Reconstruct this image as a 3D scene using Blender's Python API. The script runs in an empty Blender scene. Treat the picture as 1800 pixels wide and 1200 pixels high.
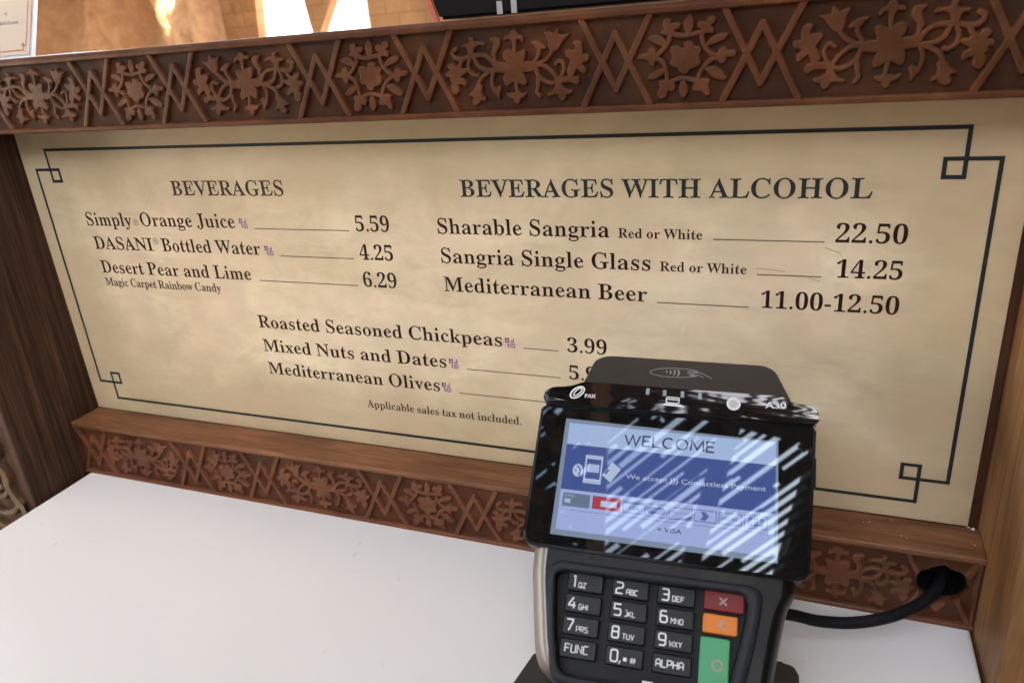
# A wooden order counter with a printed drinks menu between two carved friezes and a card terminal.
import bpy, bmesh, math, random
import numpy as np
from mathutils import Vector, Matrix
from mathutils.geometry import tessellate_polygon

random.seed(7)
SC = bpy.context.scene
COL = SC.collection

# ------------------------------------------------------------------ camera
cam_data = bpy.data.cameras.new("camera")
cam_data.sensor_width = 36.0
cam_data.lens = 26.64
cam_data.clip_start = 0.02
cam_data.clip_end = 500.0
cam_data.dof.use_dof = True
cam_data.dof.focus_distance = 0.44
cam_data.dof.aperture_fstop = 14.0
cam = bpy.data.objects.new("camera", cam_data)
COL.objects.link(cam)
RIGHT = Vector((0.93245692, 0.35393562, -0.07248225))
UP = Vector((-0.07134919, 0.37708044, 0.9234282))
FWD = Vector((-0.35416577, 0.85588546, -0.37686428))
EYE = Vector((0.22165386, -0.39196533, 0.1504661))
cam.matrix_world = Matrix(((RIGHT.x, UP.x, -FWD.x, EYE.x), (RIGHT.y, UP.y, -FWD.y, EYE.y),
                           (RIGHT.z, UP.z, -FWD.z, EYE.z), (0, 0, 0, 1)))
SC.camera = cam

# ------------------------------------------------------------------ sky and sun
SUN_TO = Vector((0.55, -0.45, 0.70)).normalized()          # direction towards the sun
SUN_EL = math.asin(SUN_TO.z)
SUN_AZ = math.atan2(SUN_TO.x, SUN_TO.y)                      # clockwise from +Y
world = bpy.data.worlds.new("World")
SC.world = world
world.use_nodes = True
wn = world.node_tree
wn.nodes.clear()
sky = wn.nodes.new("ShaderNodeTexSky")
sky.sky_type = 'NISHITA'
sky.sun_disc = False
sky.sun_elevation = SUN_EL
sky.sun_rotation = SUN_AZ
sky.dust_density = 2.5
hs = wn.nodes.new("ShaderNodeHueSaturation")
hs.inputs['Saturation'].default_value = 0.62
bgn = wn.nodes.new("ShaderNodeBackground")
bgn.inputs['Strength'].default_value = 0.15
wo = wn.nodes.new("ShaderNodeOutputWorld")
wn.links.new(sky.outputs[0], hs.inputs['Color'])
tint = wn.nodes.new("ShaderNodeMix"); tint.data_type = 'RGBA'; tint.blend_type = 'MULTIPLY'
tint.inputs[0].default_value = 1.0
tint.inputs[7].default_value = (1.02, 1.0, 0.95, 1)         # camera balanced for open shade
wn.links.new(hs.outputs[0], tint.inputs[6])
wn.links.new(tint.outputs[2], bgn.inputs['Color'])
wn.links.new(bgn.outputs[0], wo.inputs['Surface'])
sun_d = bpy.data.lights.new("sun", 'SUN')
sun_d.energy = 4.0
sun_d.angle = math.radians(0.5)
sun_d.color = (1.0, 0.93, 0.82)
sun = bpy.data.objects.new("sun", sun_d)
sun.rotation_euler = (-SUN_TO).to_track_quat('-Z', 'Y').to_euler()
sun.location = SUN_TO * 6
COL.objects.link(sun)
SC.view_settings.view_transform = 'Standard'
SC.view_settings.look = 'None'
SC.view_settings.gamma = 1.0
SC.view_settings.exposure = 3.75
SC.view_settings.use_curve_mapping = False

# ------------------------------------------------------------------ helpers
def link(o, parent=None):
    COL.objects.link(o)
    if parent: o.parent = parent
    return o

def tag(o, label=None, cat=None, group=None, kind=None):
    if label: o['label'] = label
    if cat: o['category'] = cat
    if group: o['group'] = group
    if kind: o['kind'] = kind
    return o

def empty(name, loc=(0, 0, 0), label=None, cat=None, group=None):
    o = bpy.data.objects.new(name, None)
    o.location = loc
    o.empty_display_size = 0.02
    link(o)
    return tag(o, label, cat, group)

def mesh_obj(name, verts, faces, m, parent=None, smooth=False, flip_fix=False):
    me = bpy.data.meshes.new(name)
    me.from_pydata([tuple(v) for v in verts], [], faces)
    me.validate()
    if flip_fix:
        bm = bmesh.new(); bm.from_mesh(me)
        bmesh.ops.recalc_face_normals(bm, faces=bm.faces[:])
        bm.to_mesh(me); bm.free()
    me.materials.append(m)
    if smooth: me.polygons.foreach_set("use_smooth", [True] * len(me.polygons))
    me.update()
    return link(bpy.data.objects.new(name, me), parent)

def bm_obj(name, bm, m, parent=None, smooth=False):
    bmesh.ops.recalc_face_normals(bm, faces=bm.faces[:])
    me = bpy.data.meshes.new(name)
    bm.to_mesh(me); bm.free()
    me.materials.append(m)
    if smooth: me.polygons.foreach_set("use_smooth", [True] * len(me.polygons))
    return link(bpy.data.objects.new(name, me), parent)

def box_bm(bm, x0, x1, y0, y1, z0, z1, bev=0.0, seg=2):
    r = bmesh.ops.create_cube(bm, size=1.0)
    vs = r['verts']
    for v in vs:
        v.co = Vector(((x0 + x1) / 2 + v.co.x * (x1 - x0), (y0 + y1) / 2 + v.co.y * (y1 - y0), (z0 + z1) / 2 + v.co.z * (z1 - z0)))
    if bev > 0:
        es = list({e for v in vs for e in v.link_edges})
        bmesh.ops.bevel(bm, geom=es, offset=bev, segments=seg, profile=0.5, affect='EDGES')
    return bm

def box(name, m, parent, *a, **k):
    return bm_obj(name, box_bm(bmesh.new(), *a, **k), m, parent)

def round_poly(pts, r, seg=6):
    """polygon corners rounded; r is one radius or one per corner"""
    n = len(pts); out = []
    rs = r if isinstance(r, (list, tuple)) else [r] * n
    for i in range(n):
        p = Vector(pts[i]); a = Vector(pts[i - 1]); b = Vector(pts[(i + 1) % n])
        da = (a - p); db = (b - p)
        rr = min(rs[i], da.length * 0.49, db.length * 0.49)
        if rr < 1e-6:
            out.append(tuple(p)); continue
        s = p + da.normalized() * rr; e = p + db.normalized() * rr
        for k in range(seg + 1):
            t = k / seg
            out.append(tuple(s * (1 - t) ** 2 + p * 2 * t * (1 - t) + e * t * t))
    return out

# ------------------------------------------------------------------ materials
def new_mat(name):
    m = bpy.data.materials.new(name)
    m.use_nodes = True
    nt = m.node_tree
    return m, nt, nt.nodes['Principled BSDF']

def plain(name, col, rough=0.5, spec=0.5, metal=0.0, emit=None, es=0.0, ior=None, coat=0.0):
    m, nt, b = new_mat(name)
    b.inputs['Base Color'].default_value = (*col, 1)
    b.inputs['Roughness'].default_value = rough
    b.inputs['Specular IOR Level'].default_value = spec
    b.inputs['Metallic'].default_value = metal
    if ior: b.inputs['IOR'].default_value = ior
    if ior and abs(ior - 1.5) < 0.001: b.inputs['Specular Tint'].default_value = (0.70, 0.86, 1.0, 1)      # reflections tinted blue to stand in for bluer sky
    if coat: b.inputs['Coat Weight'].default_value = coat; b.inputs['Coat Roughness'].default_value = 0.03
    if emit:
        b.inputs['Emission Color'].default_value = (*emit, 1)
        b.inputs['Emission Strength'].default_value = es
    return m

def N(nt, t, **kw):
    n = nt.nodes.new(t)
    for k, v in kw.items(): setattr(n, k, v)
    return n

def mapped_noise(nt, scale, detail=4.0, rough=0.55, stretch=(1, 1, 1), dist=0.0, rot=(0, 0, 0)):
    g = N(nt, 'ShaderNodeNewGeometry'); mp = N(nt, 'ShaderNodeMapping')
    mp.inputs['Scale'].default_value = stretch
    mp.inputs['Rotation'].default_value = rot
    n = N(nt, 'ShaderNodeTexNoise')
    n.inputs['Scale'].default_value = scale
    n.inputs['Detail'].default_value = detail
    n.inputs['Roughness'].default_value = rough
    n.inputs['Distortion'].default_value = dist
    nt.links.new(g.outputs['Position'], mp.inputs['Vector'])
    nt.links.new(mp.outputs[0], n.inputs['Vector'])
    return n.outputs['Fac']

def ramp(nt, fac, stops):
    r = N(nt, 'ShaderNodeValToRGB')
    e = r.color_ramp.elements
    while len(e) < len(stops): e.new(0.5)
    for i, (p, c) in enumerate(stops):
        e[i].position = p
        e[i].color = (*c, 1) if len(c) == 3 else c
    nt.links.new(fac, r.inputs['Fac'])
    return r.outputs['Color']

def mix(nt, fac, a, b, mode='MIX'):
    x = N(nt, 'ShaderNodeMix', data_type='RGBA', blend_type=mode)
    for sock, v in ((0, fac), (6, a), (7, b)):
        if hasattr(v, 'is_output'): nt.links.new(v, x.inputs[sock])
        elif isinstance(v, (int, float)): x.inputs[sock].default_value = v
        else: x.inputs[sock].default_value = (*v, 1)
    return x.outputs[2]

def bump(nt, b, h, strength=0.3, dist=0.001):
    bp = N(nt, 'ShaderNodeBump')
    bp.inputs['Strength'].default_value = strength
    bp.inputs['Distance'].default_value = dist
    nt.links.new(h, bp.inputs['Height'])
    nt.links.new(bp.outputs[0], b.inputs['Normal'])

def gray(v): return (v, v, v)

def carved_wood(name, dark, mid, light, rough=0.40, spec=0.18):
    m, nt, b = new_mat(name)
    c = ramp(nt, mapped_noise(nt, 38, 5, 0.6), [(0.28, dark), (0.52, mid), (0.75, light)])
    fine = ramp(nt, mapped_noise(nt, 90, 4, 0.6, (0.25, 1, 1)), [(0.3, gray(0.78)), (0.7, gray(1.18))])
    c = mix(nt, 1.0, c, fine, 'MULTIPLY')
    stain = ramp(nt, mapped_noise(nt, 14, 3, 0.5), [(0.50, gray(0)), (0.64, gray(0.8))])
    c = mix(nt, stain, c, mix(nt, 0.5, c, (0.048, 0.028, 0.013)))
    nt.links.new(c, b.inputs['Base Color'])
    rr = ramp(nt, mapped_noise(nt, 60, 3), [(0.3, gray(rough - 0.08)), (0.7, gray(rough + 0.12))])
    nt.links.new(rr, b.inputs['Roughness'])
    b.inputs['Specular IOR Level'].default_value = spec
    bump(nt, b, mapped_noise(nt, 350, 4, 0.6), 0.35, 0.0006)
    return m

def grain_wood(name, dark, mid, light, stretch, scale=60, rough=0.5, bs=0.5):
    m, nt, b = new_mat(name)
    g = mapped_noise(nt, scale, 6, 0.62, stretch, 0.6)
    c = ramp(nt, g, [(0.30, dark), (0.50, mid), (0.72, light)])
    g2 = mapped_noise(nt, scale * 5, 3, 0.6, stretch)
    c = mix(nt, 1.0, c, ramp(nt, g2, [(0.3, gray(0.72)), (0.7, gray(1.2))]), 'MULTIPLY')
    blot = ramp(nt, mapped_noise(nt, 12, 3), [(0.35, gray(0.8)), (0.7, gray(1.15))])
    c = mix(nt, 1.0, c, blot, 'MULTIPLY')
    nt.links.new(c, b.inputs['Base Color'])
    b.inputs['Roughness'].default_value = rough
    b.inputs['Specular IOR Level'].default_value = 0.22
    bump(nt, b, g, bs, 0.0015)
    return m

M = {}
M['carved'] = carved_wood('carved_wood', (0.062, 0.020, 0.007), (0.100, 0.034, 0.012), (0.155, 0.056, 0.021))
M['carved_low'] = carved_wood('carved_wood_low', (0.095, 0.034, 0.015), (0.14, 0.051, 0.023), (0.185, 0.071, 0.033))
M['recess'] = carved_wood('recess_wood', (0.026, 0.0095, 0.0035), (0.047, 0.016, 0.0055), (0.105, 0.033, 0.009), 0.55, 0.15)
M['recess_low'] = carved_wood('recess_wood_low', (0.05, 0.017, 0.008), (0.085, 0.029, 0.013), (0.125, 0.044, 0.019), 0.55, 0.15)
M['ledge'] = grain_wood('ledge_wood', (0.10, 0.042, 0.019), (0.185, 0.078, 0.034), (0.26, 0.118, 0.054), (0.10, 1, 1), 80, 0.45, 0.25)
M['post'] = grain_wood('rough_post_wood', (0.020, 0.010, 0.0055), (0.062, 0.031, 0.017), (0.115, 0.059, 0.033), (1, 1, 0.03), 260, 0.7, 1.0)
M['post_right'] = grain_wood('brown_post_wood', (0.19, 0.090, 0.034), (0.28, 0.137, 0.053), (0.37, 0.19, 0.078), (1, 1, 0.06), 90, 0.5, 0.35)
M['back'] = grain_wood('dark_back_wood', (0.06, 0.024, 0.011), (0.09, 0.037, 0.016), (0.12, 0.05, 0.022), (1, 1, 0.1), 60, 0.5, 0.3)
M['brass'] = carved_wood('gilded_wood', (0.030, 0.013, 0.005), (0.050, 0.023, 0.008), (0.075, 0.037, 0.013), 0.45)

def parchment():
    m, nt, b = new_mat('parchment_print')
    a = mapped_noise(nt, 9, 5, 0.58, (1, 1, 1.6))
    c = ramp(nt, a, [(0.25, (0.52, 0.41, 0.25)), (0.5, (0.70, 0.57, 0.365)), (0.72, (0.80, 0.675, 0.46))])
    s = mapped_noise(nt, 30, 6, 0.65, (1, 1, 2.2), 0.8)
    c = mix(nt, 1.0, c, ramp(nt, s, [(0.3, gray(0.86)), (0.62, gray(1.05))]), 'MULTIPLY')
    pink = ramp(nt, mapped_noise(nt, 16, 3), [(0.44, gray(0)), (0.64, gray(0.6))])
    c = mix(nt, pink, c, (0.71, 0.52, 0.355))
    green = ramp(nt, mapped_noise(nt, 13, 3, 0.5, (1.3, 1, 1)), [(0.52, gray(0)), (0.68, gray(0.35))])
    c = mix(nt, green, c, (0.50, 0.44, 0.27))
    # the printed sheet's own browned margin, ragged like old paper
    g = N(nt, 'ShaderNodeNewGeometry'); sp = N(nt, 'ShaderNodeSeparateXYZ')
    nt.links.new(g.outputs['Position'], sp.inputs[0])
    def edge(sock, half):
        ab = N(nt, 'ShaderNodeMath', operation='ABSOLUTE'); nt.links.new(sp.outputs[sock], ab.inputs[0])
        su = N(nt, 'ShaderNodeMath', operation='SUBTRACT'); su.inputs[0].default_value = half
        nt.links.new(ab.outputs[0], su.inputs[1]); return su.outputs[0]
    mn = N(nt, 'ShaderNodeMath', operation='MINIMUM')
    nt.links.new(edge('X', 0.311), mn.inputs[0]); nt.links.new(edge('Z', 0.111), mn.inputs[1])
    no = N(nt, 'ShaderNodeMath', operation='MULTIPLY_ADD')
    nt.links.new(mapped_noise(nt, 18, 4, 0.6), no.inputs[0]); no.inputs[1].default_value = -0.07
    nt.links.new(mn.outputs[0], no.inputs[2])
    f = ramp(nt, no.outputs[0], [(0.0, gray(0.5)), (0.03, gray(0.0))])
    c = mix(nt, f, c, (0.40, 0.295, 0.155))
    nt.links.new(c, b.inputs['Base Color'])
    b.inputs['Roughness'].default_value = 0.38
    b.inputs['Specular IOR Level'].default_value = 0.35
    return m
M['parchment'] = parchment()
M['ink_dark'] = plain('dark_brown_ink', (0.024, 0.009, 0.0045), 0.5, 0.12)
M['ink_green'] = plain('dark_green_ink', (0.020, 0.024, 0.021), 0.5, 0.2)
M['ink_brown'] = plain('brown_ink', (0.040, 0.022, 0.013), 0.5, 0.2)
M['ink_line'] = plain('leader_ink', (0.10, 0.062, 0.03), 0.45, 0.3)
M['ink_faint'] = plain('faint_ink', (0.22, 0.16, 0.09), 0.45, 0.3)
M['ink_border'] = plain('border_ink', (0.018, 0.023, 0.021), 0.5, 0.2)
M['scratch'] = plain('scuffed_print', (0.42, 0.31, 0.19), 0.5, 0.2)
M['ink_purple'] = plain('purple_ink', (0.21, 0.065, 0.24), 0.45, 0.3)
M['ink_lilac'] = plain('lilac_ink', (0.55, 0.38, 0.46), 0.45, 0.3)

def counter_mat():
    m, nt, b = new_mat('white_laminate')
    a = mapped_noise(nt, 7, 4, 0.55)
    c = ramp(nt, a, [(0.2, (0.735, 0.712, 0.678)), (0.8, (0.765, 0.745, 0.713))])
    dirt = ramp(nt, mapped_noise(nt, 90, 2, 0.5), [(0.72, gray(0)), (0.76, gray(0.25))])
    c = mix(nt, dirt, c, (0.5, 0.44, 0.37))
    nt.links.new(c, b.inputs['Base Color'])
    b.inputs['Roughness'].default_value = 0.27
    b.inputs['Specular IOR Level'].default_value = 0.4
    scr = mapped_noise(nt, 70, 2, 0.5, (1, 0.06, 1), 0.4, (0, 0, 0.6))
    bump(nt, b, scr, 0.03, 0.001)
    return m
M['counter'] = counter_mat()
M['white_core'] = plain('white_sheet_edge', (0.75, 0.7, 0.6), 0.5)

def dusty_black(name, col, rough, spec=0.5, speck=0.0):
    m, nt, b = new_mat(name)
    d = ramp(nt, mapped_noise(nt, 700, 2, 0.5), [(0.72, gray(0)), (0.78, gray(speck))])
    c = mix(nt, d, col, (0.30, 0.28, 0.25))
    nt.links.new(c, b.inputs['Base Color'])
    nt.links.new(ramp(nt, mapped_noise(nt, 60, 4), [(0.3, gray(max(0.02, rough - 0.05))), (0.7, gray(rough + 0.08))]), b.inputs['Roughness'])
    b.inputs['Specular IOR Level'].default_value = spec
    return m
M['black_matte'] = dusty_black('matte_black_plastic', (0.028, 0.026, 0.023), 0.52, 0.45, 0.35)
M['black_body'] = dusty_black('black_body_plastic', (0.006, 0.006, 0.006), 0.30, 0.16, 0.15)
M['black_gloss'] = plain('gloss_black_plastic', (0.006, 0.006, 0.007), 0.05, 0.6, ior=1.7)
def warped_gloss():
    m, nt, b = new_mat('warped_gloss_plastic')
    b.inputs['Base Color'].default_value = (0.005, 0.005, 0.006, 1)
    b.inputs['Roughness'].default_value = 0.03
    b.inputs['IOR'].default_value = 1.55
    bump(nt, b, mapped_noise(nt, 55, 3, 0.5, (0.12, 1, 1), 0.6), 0.08, 0.002)
    return m
M['bar_gloss'] = warped_gloss()
M['glass'] = plain('screen_glass', (0.006, 0.006, 0.006), 0.016, 0.5, ior=1.5)
M['satin_lit'] = plain('satin_lit_trim', (0.22, 0.20, 0.175), 0.46, 0.5, metal=0.7)  # used on the left flank only, where bright reflections fall
M['bed'] = plain('keypad_floor', (0.004, 0.004, 0.004), 0.45, 0.15)
M['rim_gray'] = plain('grey_plastic_rim', (0.020, 0.022, 0.025), 0.5, 0.16)
M['key'] = plain('black_key', (0.009, 0.0095, 0.010), 0.42, 0.2)
M['key_red'] = plain('red_key', (0.17, 0.014, 0.013), 0.40, 0.2)
M['key_orange'] = plain('orange_key', (0.66, 0.19, 0.025), 0.40, 0.2)
M['key_green'] = plain('green_key', (0.075, 0.33, 0.15), 0.40, 0.2)
M['key_mark'] = plain('key_mark_grey', (0.30, 0.22, 0.18), 0.4)
M['white_print'] = plain('white_print', (0.72, 0.72, 0.70), 0.5)
M['grey_print'] = plain('grey_print', (0.42, 0.42, 0.40), 0.5)
M['led'] = plain('led_window', (0.20, 0.25, 0.26), 0.2)
M['chrome'] = plain('satin_ring', (0.55, 0.54, 0.52), 0.45, metal=0.6)
M['cable'] = dusty_black('rubber_cable', (0.009, 0.009, 0.010), 0.55, 0.12, 0.08)
M['hole'] = plain('hole_shade', (0.004, 0.003, 0.003), 0.9, 0.1)
LCD = 0.050
def lcd(name, c, k=1.0):
    return plain(name, (0.006, 0.006, 0.006), 0.016, 0.5, ior=1.5, emit=c, es=LCD * k)
M['lcd_edge'] = lcd('lcd_margin', (0.28, 0.36, 0.50))
M['lcd_light'] = lcd('lcd_pale_blue', (0.50, 0.66, 1.0))
M['lcd_low'] = lcd('lcd_pale_lilac', (0.47, 0.58, 1.0))
M['lcd_navy'] = lcd('lcd_navy', (0.075, 0.125, 0.40))
M['lcd_text'] = lcd('lcd_navy_text', (0.05, 0.07, 0.16))
M['lcd_white'] = lcd('lcd_white', (0.60, 0.72, 1.0))
M['lcd_mid'] = lcd('lcd_mid_blue', (0.12, 0.18, 0.50))
M['lcd_grey'] = lcd('lcd_grey', (0.18, 0.25, 0.38))
M['lcd_red'] = lcd('lcd_red', (0.52, 0.06, 0.10))

# ------------------------------------------------------------------ lettering (own serif outlines, printed flat)
# outlines in thousandths of an em: advance,then closed loops of x,y
FONT = {}
FONT['A'] = (650,[[-13,1,-3,14,-12,27,-5,38,35,45,58,64,71,123,102,201,127,234,131,276,209,470,236,513,263,545,301,686,306,695,335,694,381,545,400,510,483,313,500,288,505,257,560,129,582,102,583,77,615,45,649,40,665,31,664,-5,635,-11,555,11,515,0,431,-1,376,-12,356,-12,336,-5,336,32,357,41,413,45,426,53,433,68,419,117,393,183,380,202,337,190,198,190,169,198,154,197,152,176,110,72,110,57,118,46,127,43,181,38,189,27,180,14,190,0,175,-12,165,-13,136,-9,96,11,12,-12,2,-11],[174,242,193,246,336,246,361,238,358,270,282,456,263,477,259,444,187,264]])
FONT['B'] = (659,[[19,-5,18,30,37,40,84,44,101,50,121,93,122,321,113,360,122,395,122,549,120,592,104,626,86,636,37,639,17,649,18,683,48,692,112,678,254,678,303,689,351,688,383,682,493,645,530,626,566,578,575,552,578,522,571,476,548,440,512,408,425,368,471,351,552,307,590,268,608,223,609,177,603,142,581,98,545,62,496,32,455,14,382,-6,324,-10,265,0,118,0,44,-13],[271,375,293,387,369,389,407,420,420,440,430,466,435,497,432,557,416,601,404,616,389,626,353,633,286,636,275,630,262,612,260,400],[330,46,399,53,417,63,432,79,447,108,456,140,461,191,458,231,438,283,405,317,367,335,294,332,271,344,260,319,260,82,274,54,282,48]])
FONT['C'] = (697,[[382,-18,298,-5,224,24,162,70,135,97,102,144,70,216,54,296,52,340,56,404,77,482,113,550,163,608,226,654,300,688,363,702,436,700,494,684,586,640,595,641,604,651,611,683,620,698,653,695,659,668,641,628,649,539,661,479,655,455,621,454,613,464,593,530,555,592,484,629,426,646,359,647,326,639,294,625,259,586,244,563,226,519,212,466,204,406,201,337,204,273,213,216,228,166,247,125,272,92,301,66,334,48,372,40,427,40,479,50,530,72,578,106,625,152,638,155,638,144,644,137,666,132,663,116,648,96,611,59,562,25,508,0,460,-13]])
FONT['D'] = (738,[[25,-5,24,30,43,40,103,48,120,89,121,570,120,586,104,627,87,635,36,639,16,649,17,683,47,692,116,678,260,678,325,689,384,685,420,677,502,647,554,619,597,583,632,541,657,492,675,437,683,373,680,270,668,209,647,156,619,111,581,74,536,43,480,19,415,0,340,-10,306,-8,261,1,114,0,55,-13],[331,46,389,51,432,64,468,93,492,126,515,182,529,246,535,336,532,406,524,463,510,513,490,554,466,587,438,612,405,625,370,632,295,635,280,632,272,625,260,592,260,89,270,58,280,48]])
FONT['E'] = (658,[[16,-6,15,30,35,39,90,43,106,51,122,97,123,116,123,310,113,350,123,390,121,589,100,631,38,639,18,649,19,683,49,692,118,678,262,678,307,686,371,687,525,674,574,664,589,667,589,673,593,658,586,624,608,501,606,491,595,475,580,482,570,475,557,486,539,576,521,600,495,615,448,626,345,632,283,631,267,616,260,596,261,386,269,364,293,376,361,374,376,379,401,421,416,507,424,520,458,519,466,489,450,390,452,350,449,320,466,201,458,171,423,170,413,191,402,277,382,312,360,322,290,321,269,333,261,311,261,92,270,61,280,52,289,50,403,50,478,60,521,78,547,100,570,133,601,210,610,217,647,218,647,187,590,17,587,7,594,12,380,-7,315,-7,265,0,116,0,46,-14]])
FONT['F'] = (602,[[18,-5,18,30,36,40,85,45,101,52,121,94,122,309,112,349,122,389,122,558,121,581,105,624,86,633,27,641,15,649,16,683,46,691,110,677,254,678,304,687,368,688,517,674,566,663,581,667,581,673,585,658,579,624,599,501,598,491,586,476,576,482,562,476,548,487,530,575,511,602,481,620,415,630,281,633,270,627,262,608,260,388,268,366,292,378,356,375,371,381,397,423,409,501,419,521,455,520,461,501,445,378,449,348,447,309,463,201,455,171,419,171,409,193,396,281,371,320,356,326,291,324,271,333,261,313,262,86,273,72,276,56,289,47,363,40,387,32,387,-6,357,-14,312,-10,267,1,113,0,48,-13]])
FONT['G'] = (756,[[399,-25,329,-15,230,23,166,68,115,125,79,194,59,274,55,318,56,385,72,465,105,536,151,596,210,644,299,687,361,702,438,700,494,685,586,641,594,642,602,651,615,691,622,697,653,695,659,673,641,633,650,538,661,483,655,454,621,453,616,460,593,533,553,594,476,632,428,646,362,647,329,640,297,625,262,587,247,563,229,520,215,468,205,378,205,305,216,212,231,160,251,117,291,66,322,45,356,35,391,30,460,34,494,45,510,62,517,77,520,201,511,235,495,250,426,256,404,266,404,301,435,309,474,306,518,295,656,295,720,309,751,301,751,267,731,256,675,252,667,245,657,220,653,202,653,63,658,47,654,43,635,31,580,12,545,12,479,-17]])
FONT['H'] = (779,[[18,-6,17,30,36,40,88,44,103,52,120,86,122,120,122,305,111,349,122,394,121,585,108,621,100,629,87,634,36,638,18,649,19,683,49,691,113,678,266,677,335,691,365,683,366,649,346,638,286,633,276,624,261,597,260,397,270,372,296,379,479,379,510,372,516,383,520,402,519,597,505,624,495,633,434,638,414,649,415,683,445,691,519,677,666,678,730,691,760,683,761,649,742,638,691,634,676,628,662,604,658,575,658,394,669,349,658,305,659,93,673,57,681,49,698,44,742,40,761,30,760,-5,730,-13,666,1,514,1,445,-13,415,-6,414,30,433,40,497,48,505,55,519,92,520,299,516,319,510,330,479,323,296,323,270,330,260,304,262,86,282,49,294,44,347,40,365,31,365,-6,335,-13,266,0,112,0,48,-13]])
FONT['I'] = (388,[[15,-5,15,30,32,40,85,46,104,54,122,96,123,581,121,596,105,631,35,638,14,648,15,683,45,692,125,678,264,678,339,692,369,683,370,649,350,638,280,631,270,621,262,591,261,108,262,89,282,52,304,45,351,41,371,31,371,-5,346,-13,267,1,109,0,45,-12]])
FONT['J'] = (492,[[162,-106,115,-99,46,-49,17,-15,5,26,10,66,33,98,41,101,56,95,78,97,98,92,114,81,123,69,128,47,128,28,108,-24,111,-36,120,-46,156,-51,199,-46,216,-27,227,8,231,117,230,584,217,617,205,628,190,634,134,638,112,648,113,683,143,691,217,678,374,678,424,689,458,689,473,683,474,649,454,638,397,632,389,627,370,593,369,132,362,58,347,9,315,-36,279,-64,208,-97]])
FONT['K'] = (760,[[19,-6,18,30,37,40,89,44,101,49,121,86,123,295,114,335,123,369,122,585,109,621,101,629,88,634,38,638,19,649,20,683,50,691,119,678,267,677,336,691,366,683,367,649,347,638,287,633,277,624,262,597,261,373,270,344,342,419,366,437,385,474,524,620,524,631,516,636,454,638,427,648,427,683,453,692,482,691,541,672,605,677,694,692,708,691,729,683,729,648,706,639,625,627,569,596,522,534,426,436,406,424,420,387,604,159,626,139,638,110,707,49,728,42,761,40,779,30,778,-5,758,-12,743,-12,684,2,596,13,561,1,512,-1,467,-13,438,-14,413,-6,413,32,436,40,498,41,507,51,505,67,323,301,297,322,285,309,266,298,261,280,262,92,283,49,295,44,348,40,366,31,366,-6,336,-13,267,0,113,0,49,-13]])
FONT['L'] = (635,[[18,-6,17,30,36,40,88,44,103,52,120,92,122,120,121,586,109,619,99,630,37,638,18,649,19,683,49,691,113,678,263,678,312,690,347,692,378,683,378,648,356,639,285,633,277,626,261,595,261,85,276,56,291,50,407,50,480,62,524,84,553,117,569,146,597,226,606,234,642,235,644,204,591,26,588,7,593,11,380,-7,315,-7,266,0,117,0,43,-13]])
FONT['M'] = (944,[[16,-5,15,30,34,40,92,46,105,54,109,65,106,114,106,554,109,569,126,594,117,619,101,631,36,638,16,649,17,683,47,692,77,688,111,678,146,677,186,667,225,678,255,677,270,672,271,650,295,606,453,231,472,210,477,242,623,590,632,602,662,622,674,654,673,672,694,678,834,678,894,691,924,683,925,649,906,638,858,633,845,628,827,611,822,584,825,85,840,52,847,45,905,40,924,31,923,-6,893,-13,828,0,679,0,614,-13,584,-5,584,31,603,40,664,48,674,59,687,89,688,569,677,596,673,563,526,214,501,175,475,148,430,-1,401,-1,399,4,355,148,335,183,176,560,157,581,163,549,160,62,165,51,175,46,238,40,258,31,257,-6,227,-14,154,1,109,0,46,-13]])
FONT['N'] = (735,[[599,-18,488,144,462,168,183,508,158,525,164,491,162,60,167,50,176,45,234,40,253,31,253,-6,223,-13,160,0,120,0,52,-13,22,-6,22,31,41,40,94,44,106,51,111,60,108,499,114,548,124,582,68,634,53,639,37,638,21,649,23,682,47,689,91,676,140,677,184,664,213,675,231,674,236,655,250,634,276,611,558,264,583,248,577,281,579,618,575,626,563,633,507,638,487,649,488,683,518,691,581,678,621,678,689,692,719,683,720,649,701,638,644,633,635,628,630,618,633,273,627,223,613,183,626,39,633,-1,629,-17]])
FONT['O'] = (782,[[388,-27,323,-17,252,13,201,43,146,92,103,150,78,203,59,276,54,339,61,417,78,474,111,540,147,586,202,635,282,680,340,700,395,704,460,695,531,665,582,635,636,588,679,530,705,477,724,403,729,339,721,261,705,203,671,138,635,92,580,43,500,-2,443,-22],[394,28,428,31,459,39,489,54,515,80,536,115,554,158,567,211,575,271,578,339,575,406,565,471,543,541,522,581,496,612,467,634,436,644,387,650,353,647,322,639,292,624,266,598,245,563,227,519,214,467,206,407,203,339,206,272,216,208,238,138,260,98,285,66,314,45,346,34]])
FONT['P'] = (622,[[18,-6,17,30,36,40,88,44,103,52,120,86,122,120,122,285,112,325,122,364,121,585,108,621,100,629,87,634,36,638,18,649,19,683,44,691,114,678,258,678,318,688,363,685,470,654,506,639,541,614,563,593,580,567,591,538,596,506,590,445,578,416,561,390,538,368,509,348,435,316,369,301,330,297,291,297,271,306,262,291,262,86,282,49,294,44,347,40,365,31,365,-6,335,-13,266,0,112,0,48,-13],[271,342,290,351,356,354,389,362,415,381,434,413,447,472,443,544,432,579,420,599,406,615,388,625,346,631,285,633,272,628,263,616,259,599,260,367]])
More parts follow.
